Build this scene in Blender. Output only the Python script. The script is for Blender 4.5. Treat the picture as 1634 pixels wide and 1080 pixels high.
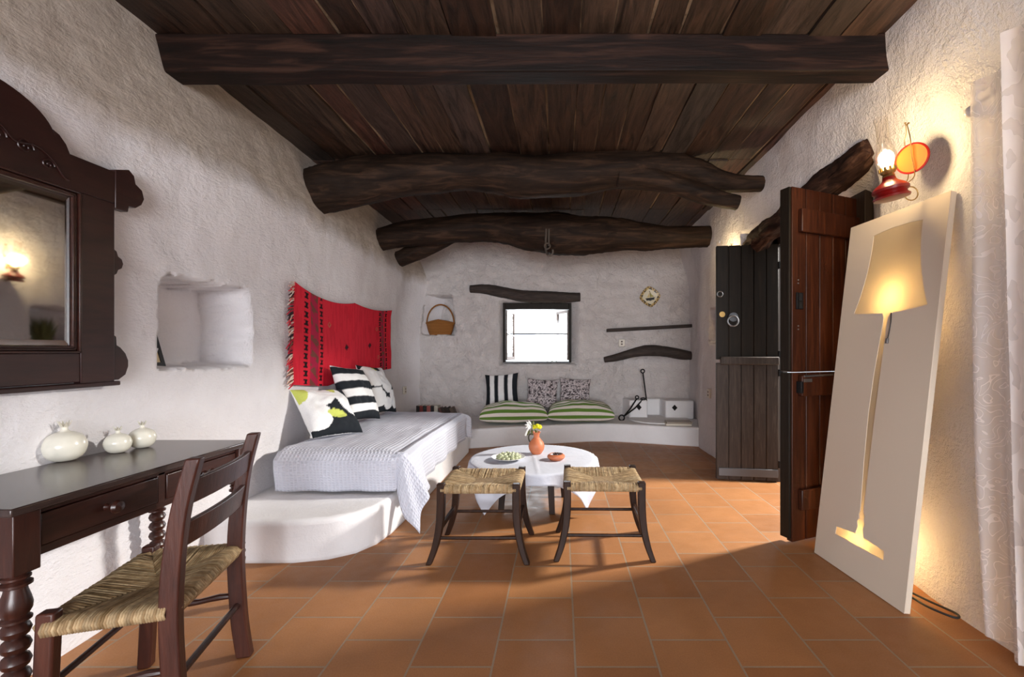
import bpy, bmesh, math, random
from math import sin, cos, pi, sqrt, hypot, atan2, radians as R
from mathutils import Vector, Matrix, noise as mn
random.seed(7)
S = bpy.context.scene
for o in list(bpy.data.objects): bpy.data.objects.remove(o)
COL = S.collection

# ------------------------------------------------------------------ camera
CAMZ, F, VX, VY = 1.15, 720.0, 895.0, 560.0
cam = bpy.data.objects.new('camera', bpy.data.cameras.new('camera')); COL.objects.link(cam)
cam.location = (0, 0, CAMZ); cam.rotation_euler = (R(90), 0, 0)
cam.data.sensor_width = 36; cam.data.sensor_fit = 'HORIZONTAL'
cam.data.lens = F/1634*36
cam.data.shift_x = (817-VX)/1634; cam.data.shift_y = (VY-540)/1634
cam.data.clip_start = 0.05
S.camera = cam
# ------------------------------------------------------------------ colour management
S.view_settings.view_transform = 'Standard'; S.view_settings.look = 'None'
S.view_settings.gamma = 1; S.view_settings.use_curve_mapping = False
S.view_settings.exposure = 0.2
# ------------------------------------------------------------------ world, daylight and added lamps
W = bpy.data.worlds.new('daylight'); S.world = W; W.use_nodes = True
bg = W.node_tree.nodes['Background']
bg.inputs['Color'].default_value = (0.86, 0.93, 1.0, 1); bg.inputs['Strength'].default_value = 1.3

def area(name, loc, target, sx, sy, power, color, spread=180, spec=1):
    l = bpy.data.lights.new(name, 'AREA'); l.shape = 'RECTANGLE'; l.size = sx; l.size_y = sy
    l.energy = power; l.color = color; l.spread = R(spread); l.specular_factor = spec
    o = bpy.data.objects.new(name, l); COL.objects.link(o); o.location = loc
    o.rotation_euler = (Vector(target)-Vector(loc)).to_track_quat('-Z', 'Y').to_euler()
    return o
# small lamp added outside the open double door, standing in for a strobe
area('courtyard_lamp', (3.75, 3.78, 2.62), (0.2, 3.2, 0.2), 0.32, 0.32, 310, (1, 0.955, 0.89))
# added fill lamp behind the camera, then daylight from the small window
area('rear_fill', (0.35, -4.75, 1.2), (-0.2, 4.5, 0.9), 2.6, 2.2, 350, (0.93, 0.955, 1.0))
area('window_daylight', (-0.34, 8.0, 1.75), (-0.34, 4.0, 0.7), 1.8, 1.3, 150, (0.92, 0.96, 1.0), 180, 0.0)

# ================================================================== helpers
def link(o, parent=None):
    COL.objects.link(o)
    if parent is not None: o.parent = parent
    return o
def tag(o, label, cat, group=None, kind=None):
    o['label'] = label
    o['category'] = cat
    if group: o['group'] = group
    if kind: o['kind'] = kind
    return o
def empty(name, label, cat, loc=(0, 0, 0), rz=0, group=None, kind=None):
    o = bpy.data.objects.new(name, None); o.empty_display_size = 0.1
    link(o); o.location = loc; o.rotation_euler = (0, 0, rz)
    return tag(o, label, cat, group, kind)
def kids(o): return [c for c in bpy.data.objects if c.parent == o]
def copy_tree(o, parent=None):
    c = o.copy(); COL.objects.link(c)
    if parent is not None: c.parent = parent
    for k in kids(o): copy_tree(k, c)
    return c

class MB:
    """mesh builder"""
    def __init__(s): s.v = []; s.f = []; s.c = []; s.uv = None
    def add(s, vs, fs):
        b = len(s.v); s.v += [tuple(v) for v in vs]; s.f += [tuple(i+b for i in f) for f in fs]; return s
    def hexa(s, p):   # 8 points: bottom 4 (ccw), top 4
        return s.add(p, [(3, 2, 1, 0), (4, 5, 6, 7), (0, 1, 5, 4), (1, 2, 6, 5), (2, 3, 7, 6), (3, 0, 4, 7)])
    def box(s, x0, x1, y0, y1, z0, z1):
        return s.hexa([(x0, y0, z0), (x1, y0, z0), (x1, y1, z0), (x0, y1, z0), (x0, y0, z1), (x1, y0, z1), (x1, y1, z1), (x0, y1, z1)])
    def lathe(s, prof, c=(0, 0, 0), n=24, caps=True):
        b = len(s.v); m = len(prof)
        for r, z in prof:
            for i in range(n):
                a = 2*pi*i/n; s.v.append((c[0]+r*cos(a), c[1]+r*sin(a), c[2]+z))
        for j in range(m-1):
            for i in range(n):
                k = (i+1) % n
                s.f.append((b+j*n+i, b+j*n+k, b+(j+1)*n+k, b+(j+1)*n+i))
        if caps:
            s.f.append(tuple(b+i for i in reversed(range(n)))); s.f.append(tuple(b+(m-1)*n+i for i in range(n)))
        return s
    def tube(s, pts, rad, n=8, closed=False, caps=True, squash=None):
        pts = [Vector(p) for p in pts]; m = len(pts); b = len(s.v)
        rads = rad if isinstance(rad, (list, tuple)) else [rad]*m
        up = None
        for j, p in enumerate(pts):
            if closed: t = pts[(j+1) % m]-pts[j-1]
            else: t = pts[min(j+1, m-1)]-pts[max(j-1, 0)]
            t = t.normalized() if t.length > 1e-9 else Vector((0, 0, 1))
            if up is None:
                up = Vector((0, 0, 1)) if abs(t.z) < .9 else Vector((1, 0, 0))
            side = t.cross(up)
            if side.length < 1e-6: side = t.orthogonal()
            side.normalize(); up = side.cross(t).normalized()
            for i in range(n):
                a = 2*pi*i/n
                q = squash or 1
                s.v.append(tuple(p+side*(rads[j]*cos(a))+up*(rads[j]*q*sin(a))))
        for j in range(m if closed else m-1):
            for i in range(n):
                k = (i+1) % n; j2 = (j+1) % m
                s.f.append((b+j*n+i, b+j*n+k, b+j2*n+k, b+j2*n+i))
        if caps and not closed:
            s.f.append(tuple(b+i for i in reversed(range(n)))); s.f.append(tuple(b+(m-1)*n+i for i in range(n)))
        return s
    def ring(s, c, R_, r, ax='y', n=24, k=8):
        pts = []
        for i in range(n):
            a = 2*pi*i/n
            d = {'y': (R_*cos(a), 0, R_*sin(a)), 'x': (0, R_*cos(a), R_*sin(a)), 'z': (R_*cos(a), R_*sin(a), 0)}[ax]
            pts.append((c[0]+d[0], c[1]+d[1], c[2]+d[2]))
        return s.tube(pts, r, k, closed=True)
    def prism(s, outline, f0, f1):   # outline 2d; f0/f1 map (a,b)->3d
        n = len(outline)
        vs = [f0(a, b) for a, b in outline]+[f1(a, b) for a, b in outline]
        fs = [tuple(reversed(range(n))), tuple(range(n, 2*n))]+[(i, (i+1) % n, n+(i+1) % n, n+i) for i in range(n)]
        return s.add(vs, fs)
    def ball(s, c, r, n=12, m=8, sq=(1, 1, 1)):
        b = len(s.v); s.v.append((c[0], c[1], c[2]-r*sq[2]))
        for j in range(1, m):
            t = -pi/2+pi*j/m
            for i in range(n):
                a = 2*pi*i/n; s.v.append((c[0]+r*sq[0]*cos(t)*cos(a), c[1]+r*sq[1]*cos(t)*sin(a), c[2]+r*sq[2]*sin(t)))
        s.v.append((c[0], c[1], c[2]+r*sq[2])); e = len(s.v)-1
        for i in range(n):
            k = (i+1) % n; s.f.append((b, b+1+k, b+1+i)); s.f.append((e, e-n+i, e-n+k))
            for j in range(m-2): s.f.append((b+1+j*n+i, b+1+j*n+k, b+1+(j+1)*n+k, b+1+(j+1)*n+i))
        return s
    def grid(s, nu, nv, fn, cfn=None, keep=None):
        b = len(s.v)
        for i in range(nu+1):
            for j in range(nv+1):
                u, v = i/nu, j/nv
                s.v.append(tuple(fn(u, v)))
                if cfn: s.c.append(cfn(u, v))
        for i in range(nu):
            for j in range(nv):
                if keep and not keep((i+.5)/nu, (j+.5)/nv): continue
                a = b+i*(nv+1)+j
                s.f.append((a, a+nv+1, a+nv+2, a+1))
        return s
    def build(s, name, mat, parent=None, smooth=35, bevel=0, solid=0, weld=0, seg=2, sub=0):
        me = bpy.data.meshes.new(name); me.from_pydata(s.v, [], s.f)
        if s.c and len(s.c) == len(s.v):
            at = me.color_attributes.new('pattern', 'FLOAT_COLOR', 'POINT')
            for i, c in enumerate(s.c): at.data[i].color = (c[0], c[1], c[2], 1)
        me.validate(); me.update()
        bm = bmesh.new(); bm.from_mesh(me)
        if weld: bmesh.ops.remove_doubles(bm, verts=bm.verts, dist=weld)
        bmesh.ops.recalc_face_normals(bm, faces=bm.faces)
        bm.to_mesh(me); bm.free()
        if mat is not None: me.materials.append(mat)
        if smooth:
            for p in me.polygons: p.use_smooth = True
            if smooth < 180: me.set_sharp_from_angle(angle=R(smooth))
        o = bpy.data.objects.new(name, me); link(o, parent)
        if solid:
            m = o.modifiers.new('solid', 'SOLIDIFY'); m.thickness = solid; m.offset = 0
        if bevel:
            m = o.modifiers.new('bevel', 'BEVEL'); m.width = bevel; m.segments = seg; m.limit_method = 'ANGLE'; m.angle_limit = R(40)
        if sub:
            m = o.modifiers.new('sub', 'SUBSURF'); m.levels = sub; m.render_levels = sub
        return o

def spline(pts, n):
    """catmull-rom through rows of numbers"""
    out = []; m = len(pts)
    for i in range(m-1):
        p0, p1, p2, p3 = pts[max(i-1, 0)], pts[i], pts[i+1], pts[min(i+2, m-1)]
        for k in range(n):
            t = k/n
            out.append(tuple(0.5*((2*b)+(-a+c)*t+(2*a-5*b+4*c-d)*t*t+(-a+3*b-3*c+d)*t**3) for a, b, c, d in zip(p0, p1, p2, p3)))
    out.append(tuple(pts[-1])); return out
def sm(a, b, x):
    t = max(0, min(1, (x-a)/(b-a))); return t*t*(3-2*t)
def nz(x, y, z=0): return mn.noise(Vector((x, y, z)))

# ================================================================== materials
def lin(r, g, b):
    f = lambda c: (c/255/12.92) if c/255 <= .04045 else ((c/255+.055)/1.055)**2.4
    return (f(r), f(g), f(b))
class Mat:
    def __init__(s, name, color=(.8, .8, .8), rough=.5, spec=.5, metal=0):
        s.m = bpy.data.materials.new(name); s.m.use_nodes = True; s.t = s.m.node_tree
        s.b = s.t.nodes['Principled BSDF']; s.out = s.t.nodes['Material Output']
        s.b.inputs['Base Color'].default_value = (*color, 1); s.b.inputs['Roughness'].default_value = rough
        s.b.inputs['Specular IOR Level'].default_value = spec; s.b.inputs['Metallic'].default_value = metal
    def n(s, ty, **kw):
        nd = s.t.nodes.new(ty)
        for k, v in kw.items():
            if k in nd.inputs.keys(): nd.inputs[k].default_value = v
            else: setattr(nd, k, v)
        return nd
    def l(s, a, b): s.t.links.new(a, b)
    def coord(s, scale=(1, 1, 1), rot=(0, 0, 0), loc=(0, 0, 0), kind='Object'):
        c = s.n('ShaderNodeTexCoord'); mp = s.n('ShaderNodeMapping')
        mp.inputs['Scale'].default_value = scale; mp.inputs['Rotation'].default_value = rot; mp.inputs['Location'].default_value = loc
        s.l(c.outputs[kind], mp.inputs[0]); return mp.outputs[0]
    def noise(s, vec, scale=5, detail=4, rough=.55, dist=0):
        n = s.n('ShaderNodeTexNoise'); n.inputs['Scale'].default_value = scale; n.inputs['Detail'].default_value = detail
        n.inputs['Roughness'].default_value = rough; n.inputs['Distortion'].default_value = dist
        s.l(vec, n.inputs['Vector']); return n.outputs['Fac']
    def ramp(s, fac, stops):
        r = s.n('ShaderNodeValToRGB'); e = r.color_ramp.elements
        while len(e) < len(stops): e.new(.5)
        for el, (p, c) in zip(e, stops): el.position = p; el.color = (*c, 1) if len(c) == 3 else c
        s.l(fac, r.inputs[0]); return r.outputs[0]
    def math(s, op, a, b=None):
        m = s.n('ShaderNodeMath'); m.operation = op
        for i, x in enumerate((a, b)):
            if x is None: continue
            if isinstance(x, (int, float)): m.inputs[i].default_value = x
            else: s.l(x, m.inputs[i])
        return m.outputs[0]
    def mix(s, fac, a, b, mode='MIX'):
        m = s.n('ShaderNodeMix'); m.data_type = 'RGBA'; m.blend_type = mode
        for sock, x in ((m.inputs[0], fac), (m.inputs[6], a), (m.inputs[7], b)):
            if isinstance(x, (int, float)): sock.default_value = x
            elif isinstance(x, tuple): sock.default_value = (*x, 1)
            else: s.l(x, sock)
        return m.outputs[2]
    def base(s, sock): s.l(sock, s.b.inputs['Base Color']); return s
    def bump(s, h, strength=.3, dist=.01):
        bp = s.n('ShaderNodeBump'); bp.inputs['Strength'].default_value = strength; bp.inputs['Distance'].default_value = dist
        s.l(h, bp.inputs['Height'])
        prev = s.b.inputs['Normal'].links
        if prev: s.l(prev[0].from_socket, bp.inputs['Normal'])
        s.l(bp.outputs[0], s.b.inputs['Normal']); return s

def plaster(name, c1, c2, rough_amt=1.0, fine=1.0):
    m = Mat(name, rough=.9, spec=.15)
    v = m.coord()
    m.base(m.ramp(m.noise(v, 2.2, 5), [(.3, c1), (.7, c2)]))
    m.bump(m.noise(v, 9, 6, .65, .5), min(1, .6*rough_amt), .03*max(1, rough_amt))
    m.bump(m.noise(v, 55, 4, .7), min(1, .55*fine), .008*max(1, fine*.8))
    return m.m
M = {}
M['plaster'] = plaster('whitewash_plaster', lin(226, 222, 224), lin(238, 236, 238))
M['plaster_rough'] = plaster('rough_stucco', lin(224, 219, 220), lin(238, 234, 234), 1.2, 2.2)
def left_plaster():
    m = Mat('whitewash_with_shaded_upper_band', rough=.9, spec=.15); v = m.coord()
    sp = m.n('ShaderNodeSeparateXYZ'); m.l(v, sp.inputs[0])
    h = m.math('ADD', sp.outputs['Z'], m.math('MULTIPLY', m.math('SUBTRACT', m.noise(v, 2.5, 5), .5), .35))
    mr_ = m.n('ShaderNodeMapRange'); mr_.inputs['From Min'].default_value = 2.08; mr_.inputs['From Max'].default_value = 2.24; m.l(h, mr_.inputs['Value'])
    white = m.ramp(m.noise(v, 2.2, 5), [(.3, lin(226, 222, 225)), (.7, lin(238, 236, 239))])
    upper_shade = m.ramp(m.noise(m.coord((3, 1, 3)), 9, 6, .7), [(.3, lin(176, 165, 154)), (.7, lin(208, 198, 188))])  # greyer upper plaster, its colour also carrying the dimmer light up there
    m.base(m.mix(mr_.outputs[0], white, upper_shade))
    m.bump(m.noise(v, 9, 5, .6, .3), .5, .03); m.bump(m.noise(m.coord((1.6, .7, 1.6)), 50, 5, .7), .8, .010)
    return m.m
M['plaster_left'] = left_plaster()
M['plaster_back'] = plaster('lumpy_whitewash', lin(222, 215, 213), lin(238, 232, 230), 2.6, 2.0)
M['plaster_smooth'] = plaster('smooth_whitewash', lin(228, 226, 227), lin(240, 239, 240), .35, .5)

def wood(name, c1, c2, c3, rough=.45, stretch=(1, 12, 12), scale=3, bump=.25, spec=.5, rand=False):
    m = Mat(name, rough=rough, spec=spec)
    v = m.coord(stretch)
    n1 = m.noise(v, scale, 6, .6, .8)
    col = m.ramp(n1, [(.28, c1), (.52, c2), (.78, c3)])
    m.base(col); m.bump(m.noise(v, scale*4, 5, .6), bump, .004)
    return m.m
dk = lin
M['mahogany'] = wood('dark_mahogany', dk(34, 18, 14), dk(52, 27, 21), dk(66, 36, 28), .3, (12, 1.2, 12), 3, .12)
M['mahogany_v'] = wood('dark_mahogany_upright', dk(38, 20, 16), dk(58, 30, 23), dk(74, 40, 30), .3, (12, 12, 1.2), 3, .12)
M['mirror_wood'] = wood('oxblood_frame_wood', dk(30, 10, 10), dk(44, 19, 17), dk(56, 29, 24), .35, (10, 1.5, 10), 3, .08)
M['desk_top'] = wood('reflection_grey_desk_top', dk(46, 35, 33), dk(62, 49, 46), dk(80, 65, 60), .2, (10, 1.0, 10), 4, .1)  # mahogany greyed and lightened: the top's reflections are put into its colour
M['chair_wood'] = wood('red_brown_chair_wood', dk(46, 22, 16), dk(68, 34, 25), dk(88, 48, 34), .38, (10, 10, 1.4), 3, .2)
M['stool_wood'] = wood('dark_stool_wood', dk(30, 17, 10), dk(45, 26, 16), dk(64, 39, 24), .45, (10, 10, 1.4), 3, .15, .22)
M['door_dark'] = wood('blackened_door_wood', dk(22, 17, 11), dk(30, 23, 16), dk(42, 33, 24), .55, (14, 14, 1), 3, .2, .18)
M['door_dark_lower'] = wood('scuffed_door_wood', dk(44, 36, 31), dk(58, 48, 42), dk(80, 69, 62), .6, (16, 16, 1.5), 3, .3, .3)
M['door_red'] = wood('red_brown_door_wood', dk(36, 15, 7), dk(58, 26, 12), dk(82, 42, 21), .42, (14, 14, 1), 3, .15, .3)
M['frame_wood'] = wood('door_frame_wood', dk(34, 24, 20), dk(48, 36, 30), dk(66, 52, 44), .5, (12, 12, 1), 3, .2)
M['log'] = wood('weathered_log', dk(20, 13, 9), dk(40, 28, 20), dk(76, 55, 41), .7, (1.0, 7, 7), 2.6, 1.0, .15)
M['log_y'] = wood('weathered_lintel_log', dk(22, 13, 9), dk(52, 33, 25), dk(104, 76, 60), .85, (8, 1.2, 8), 2.8, 1.0, .15)
M['log_gray'] = wood('grey_brown_log', dk(34, 27, 24), dk(56, 46, 41), dk(82, 69, 62), .75, (2, 14, 14), 3, .8)
M['beam'] = wood('sawn_beam', dk(8, 5, 3), dk(28, 15, 10), dk(70, 46, 35), .6, (.8, 9, 9), 2.2, .5, .18)

def ceiling_mat():
    m = Mat('ceiling_boards', rough=.5, spec=.4)
    v = m.coord((11, 1.1, 11))
    g = m.n('ShaderNodeNewGeometry'); rnd = g.outputs['Random Per Island']
    tint = m.ramp(rnd, [(0, dk(52, 35, 26)), (.25, dk(70, 50, 38)), (.5, dk(78, 62, 51)), (.7, dk(88, 57, 47)), (.85, dk(70, 62, 57)), (1, dk(56, 36, 25))])
    w = m.noise(v, 1.7, 8, .7, 1.6)
    dark = m.ramp(w, [(.32, (.12, .1, .09)), (.5, (.75, .74, .73)), (.72, (1.7, 1.62, 1.55))])
    col = m.mix(1.0, tint, dark, 'MULTIPLY')
    spots = m.ramp(m.noise(m.coord((30, 9, 30)), 2, 4, .7), [(.68, (0, 0, 0)), (.76, (1, 1, 1))])
    col = m.mix(m.math('MULTIPLY', spots, .35), col, dk(150, 128, 104))
    m.base(col); m.bump(w, .8, .012); return m.m
M['boards'] = ceiling_mat()
M['mortar'] = plaster('ceiling_mortar', lin(20, 15, 11), lin(176, 154, 128), 1, 1)

def floor_mat():
    m = Mat('terracotta_tiles', rough=.4, spec=.28)
    TW, TL = .303, .3065
    v = m.coord((1, 1, 1), (0, 0, R(90)), (0, 0, 0))
    # rows stack along X, bricks run along Y
    c = m.n('ShaderNodeTexCoord'); sp = m.n('ShaderNodeSeparateXYZ'); m.l(c.outputs['Object'], sp.inputs[0])
    cb = m.n('ShaderNodeCombineXYZ')
    m.l(m.math('ADD', sp.outputs['Y'], -1.643+TL*20), cb.inputs[0])
    m.l(m.math('ADD', sp.outputs['X'], -.053+.303*21), cb.inputs[1])
    b = m.n('ShaderNodeTexBrick'); b.offset = .5; b.offset_frequency = 2; b.squash = 1
    b.inputs['Scale'].default_value = 1; b.inputs['Brick Width'].default_value = TL; b.inputs['Row Height'].default_value = TW
    b.inputs['Mortar Size'].default_value = .0042; b.inputs['Mortar Smooth'].default_value = .15; b.inputs['Bias'].default_value = 0
    b.inputs['Color1'].default_value = (*lin(176, 124, 80), 1); b.inputs['Color2'].default_value = (*lin(158, 107, 67), 1)
    b.inputs['Mortar'].default_value = (*lin(158, 138, 116), 1)
    m.l(cb.outputs[0], b.inputs['Vector'])
    ov = m.coord()
    cl = m.ramp(m.noise(ov, 2.3, 5), [(.3, (.86, .84, .82)), (.7, (1.08, 1.06, 1.05))])
    sp2 = m.ramp(m.noise(ov, 160, 3, .7), [(.3, (.88, .86, .84)), (.65, (1.05, 1.05, 1.05))])
    col = m.mix(1, b.outputs['Color'], cl, 'MULTIPLY'); col = m.mix(1, col, sp2, 'MULTIPLY')
    m.base(col)
    m.l(m.ramp(m.noise(ov, 14, 4), [(.3, (.40,)*3), (.7, (.58,)*3)]), m.b.inputs['Roughness'])
    m.bump(m.math('SUBTRACT', 1, b.outputs['Fac']), .35, .004)
    m.bump(m.noise(ov, 9, 4), .12, .01)
    m.bump(m.noise(ov, 120, 3), .08, .002)
    return m.m
M['floor'] = floor_mat()

def fabric(name, c, bump=.3, scale=300, rough=.95):
    m = Mat(name, c, rough, .1); m.b.inputs['Sheen Weight'].default_value = .15
    m.bump(m.noise(m.coord(), scale, 2), bump, .001); return m.m
def pattern(name, rough=.9, bump=.15):
    m = Mat(name, rough=rough, spec=.15); a = m.n('ShaderNodeVertexColor'); a.layer_name = 'pattern'
    n = m.noise(m.coord(), 220, 3)
    m.base(m.mix(1, a.outputs[0], m.ramp(n, [(.2, (.85,)*3), (.8, (1.1,)*3)]), 'MULTIPLY')); m.bump(n, bump, .002); return m.m
M['pattern'] = pattern('printed_cloth'); M['glazed'] = pattern('painted_glaze', .25, .02)

def waffle():
    m = Mat('white_waffle_weave', lin(208, 210, 222), .95, .1)
    c = m.n('ShaderNodeUVMap'); mp = m.n('ShaderNodeMapping'); mp.inputs['Scale'].default_value = (1, 1, 1); m.l(c.outputs[0], mp.inputs[0])
    sp = m.n('ShaderNodeSeparateXYZ'); m.l(mp.outputs[0], sp.inputs[0])
    k = 2*pi/.024
    a = m.math('SINE', m.math('MULTIPLY', sp.outputs[0], k)); b = m.math('SINE', m.math('MULTIPLY', sp.outputs[1], k))
    m.bump(m.math('MAXIMUM', a, b), .6, .004)
    m.bump(m.noise(m.coord((1, 2.2, 1)), 5, 4, .6, .6), .35, .02)
    return m.m
M['waffle'] = waffle()
def linen():
    m = Mat('white_linen', lin(206, 209, 220), .9, .1)
    m.bump(m.noise(m.coord(), 14, 4, .6, .5), .3, .012); m.bump(m.noise(m.coord(), 400, 2), .2, .001); return m.m
M['linen'] = linen()
M['sheet'] = fabric('grey_white_sheet', lin(206, 206, 212), .3)
def rush():
    m = Mat('woven_rush', rough=.7, spec=.25)
    g = m.n('ShaderNodeNewGeometry')
    col = m.ramp(g.outputs['Random Per Island'], [(0, lin(140, 116, 82)), (.35, lin(174, 148, 112)), (.7, lin(192, 170, 134)), (1, lin(156, 136, 106))])
    n = m.noise(m.coord(), 45, 4)
    m.base(m.mix(1, col, m.ramp(n, [(.3, (.6, .56, .5)), (.65, (1.1, 1.08, 1.05))]), 'MULTIPLY'))
    m.bump(m.noise(m.coord(), 260, 3), .5, .002); return m.m
M['rush'] = rush()
def wicker():
    m = Mat('wicker', rough=.6, spec=.3)
    v = m.coord(); w = m.n('ShaderNodeTexWave'); w.bands_direction = 'Z'; w.inputs['Scale'].default_value = 28; w.inputs['Distortion'].default_value = 2
    m.l(v, w.inputs['Vector'])
    m.base(m.ramp(w.outputs['Fac'], [(0, lin(104, 62, 24)), (.6, lin(176, 118, 60))])); m.bump(w.outputs['Fac'], .8, .006); return m.m
M['wicker'] = wicker()
M['mirror'] = Mat('mirror_glass', (.80, .82, .81), .03, .5, 1).m
M['mirror_bevel'] = Mat('bevelled_glass', (.8, .82, .82), .1, .5, 1).m
def ceramic(name, c, rough=.22):
    m = Mat(name, rough=rough, spec=.5); n = m.noise(m.coord(), 18, 4)
    m.base(m.ramp(n, [(.3, tuple(x*.92 for x in c)), (.7, c)])); m.bump(n, .05, .004); return m.m
M['ivory'] = ceramic('ivory_glaze', lin(226, 222, 208)); M['white_glaze'] = ceramic('white_glaze', lin(232, 230, 226))
M['terracotta'] = ceramic('terracotta_clay', lin(198, 116, 78), .5); M['terracotta_in'] = ceramic('clay_inside', lin(160, 78, 44), .6)
M['dark_tip'] = ceramic('dark_glaze', lin(70, 62, 52), .4)
M['iron'] = Mat('wrought_iron', lin(30, 29, 30), .5, .5, .6).m
M['hook'] = Mat('rusty_iron', lin(84, 74, 66), .6, .5, .3).m
M['steel'] = Mat('worn_steel', lin(150, 150, 152), .35, .5, .9).m
M['grey_metal'] = Mat('grey_kick_plate', lin(96, 98, 102), .5, .5, .5).m
M['brass'] = Mat('aged_brass', lin(150, 120, 72), .35, .5, .9).m
M['red_enamel'] = ceramic('red_enamel', lin(120, 14, 12), .3)
M['amber'] = Mat('amber_enamel', (.26, .052, .001), .6, .12).m
M['plastic'] = Mat('cream_plastic', lin(216, 208, 194), .4).m
M['black'] = Mat('black_lacquer', lin(24, 24, 26), .4).m
M['cable'] = Mat('black_cable', lin(22, 24, 28), .5).m
M['cream_mat'] = Mat('cream_card', lin(226, 206, 168), .8).m
M['olive'] = ceramic('pale_green_olive', lin(190, 196, 160), .35); M['dark_food'] = ceramic('dark_paste', lin(44, 20, 12), .4)
M['petal_white'] = Mat('white_petal', lin(244, 244, 238), .7).m; M['petal_yellow'] = Mat('yellow_petal', lin(214, 206, 24), .7).m
M['leaf'] = Mat('olive_leaf', lin(92, 94, 50), .6).m; M['stem'] = Mat('green_stem', lin(140, 150, 100), .6).m
M['hole_dark'] = Mat('near_black_hole', lin(14, 12, 12), .9).m  # near-black fill for the vent holes and bolt slots
M['paper'] = Mat('paper_edges', lin(220, 212, 198), .8).m
M['canvas'] = (lambda m: (m.bump(m.noise(m.coord(), 380, 2), .25, .001), m.m)[1])(Mat('primed_canvas', lin(216, 202, 184), .9, .1))
M['stretcher'] = wood('pine_stretcher', dk(190, 160, 120), dk(205, 176, 134), dk(220, 194, 152), .7)
def glass(name, fac=.12, tint=(1, 1, 1)):
    m = Mat(name); t = m.t
    tr = m.n('ShaderNodeBsdfTransparent'); tr.inputs[0].default_value = (*tint, 1)
    gl = m.n('ShaderNodeBsdfGlossy'); gl.inputs['Roughness'].default_value = .05
    lw = m.n('ShaderNodeLayerWeight'); lw.inputs[0].default_value = .35
    mx = m.n('ShaderNodeMixShader'); m.l(m.math('ADD', m.math('MULTIPLY', lw.outputs['Facing'], .6), fac*.3), mx.inputs[0])
    m.l(tr.outputs[0], mx.inputs[1]); m.l(gl.outputs[0], mx.inputs[2]); m.l(mx.outputs[0], m.out.inputs[0]); return m.m
M['glass'] = glass('window_pane'); M['chimney'] = glass('lamp_glass', .1, (1, .97, .93))
def bulb(name, c, s):
    m = Mat(name, c); m.b.inputs['Emission Color'].default_value = (*c, 1); m.b.inputs['Emission Strength'].default_value = s; return m.m
M['bulb'] = bulb('lit_bulb', (1, .72, .36), 30)
M['bulb_soft'] = bulb('lit_canvas_bulb', (1, .66, .25), 6)
def sheer():
    m = Mat('sheer_curtain')
    v = m.coord((1, 1, 1))
    n = m.n('ShaderNodeTexNoise'); n.inputs['Scale'].default_value = 13; n.inputs['Detail'].default_value = .6; n.inputs['Distortion'].default_value = 1.2; m.l(v, n.inputs[0])
    band = m.math('ABSOLUTE', m.math('SUBTRACT', m.math('FRACT', m.math('MULTIPLY', n.outputs[0], 6)), .5))
    line = m.math('LESS_THAN', band, .07)
    blob = m.math('GREATER_THAN', m.noise(m.coord((1, 1, .5), (.6, 0, 0)), 26, 1, .4), .55)
    sp = m.n('ShaderNodeSeparateXYZ'); m.l(m.coord(), sp.inputs[0])
    near = m.math('LESS_THAN', sp.outputs['Y'], 1.62)
    fac = m.math('ADD', .66, m.math('MULTIPLY', .32, m.math('MAXIMUM', m.math('MULTIPLY', line, m.math('SUBTRACT', 1, near)), m.math('MULTIPLY', m.math('SUBTRACT', 1, blob), near))))
    tr = m.n('ShaderNodeBsdfTransparent'); d = m.n('ShaderNodeBsdfDiffuse'); tl = m.n('ShaderNodeBsdfTranslucent')
    d.inputs[0].default_value = (*lin(244, 240, 240), 1); tl.inputs[0].default_value = (*lin(244, 240, 240), 1)
    a = m.n('ShaderNodeMixShader'); a.inputs[0].default_value = .4; m.l(d.outputs[0], a.inputs[1]); m.l(tl.outputs[0], a.inputs[2])
    x = m.n('ShaderNodeMixShader'); m.l(fac, x.inputs[0]); m.l(tr.outputs[0], x.inputs[1]); m.l(a.outputs[0], x.inputs[2]); m.l(x.outputs[0], m.out.inputs[0]); return m.m
M['sheer'] = sheer()
def shade():
    m = Mat('translucent_shade')
    d = m.n('ShaderNodeBsdfDiffuse'); tl = m.n('ShaderNodeBsdfTranslucent')
    d.inputs[0].default_value = (*lin(224, 206, 176), 1); tl.inputs[0].default_value = (.50, .42, .27, 1)
    a = m.n('ShaderNodeMixShader'); a.inputs[0].default_value = .5; m.l(d.outputs[0], a.inputs[1]); m.l(tl.outputs[0], a.inputs[2]); m.l(a.outputs[0], m.out.inputs[0]); return m.m
M['shade'] = shade()
M['ground'] = plaster('courtyard_ground', lin(196, 184, 166), lin(222, 212, 196))

# ================================================================== the room
def wallL(y, z):
    base = -1.88-.06*max(0, y-1.68)
    if y > 5.9: base += .16*((y-5.9)/.5)**2
    base += .05*sm(1.5, 2.15, z)*sm(2, 6, y)+.06*sm(1.5, 2.12, z)*sm(1.95, 2.7, y)
    top = -2.03-.02*(y-2)
    t = max(0, min(1, (z-2.12-.03*nz(y*1.3, 7, 2))/.6)); t = t-.04 if t > .08 else t*t/.16
    x = base*(1-t)+top*t
    return x+.012*nz(y*1.7, z*1.7, 3)+.006*nz(y*6, z*6, 9)
def wallR(y, z):
    base = 1.72+.02*sm(1.9, 2.3, y)-.07*sm(2.5, 3.2, y)-.02*sm(4, 5.4, y)+.18*sm(5.3, 6.1, y)
    base += .03*sm(.3, 1.2, z)*(1-sm(2.5, 3, y))
    top = 1.62+.01*(y-2); t = sm(1.95, 2.75, z)
    x = base*(1-t)+top*t
    return x+.014*nz(y*1.6, z*1.6, 13)+.007*nz(y*6, z*6, 19)
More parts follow.
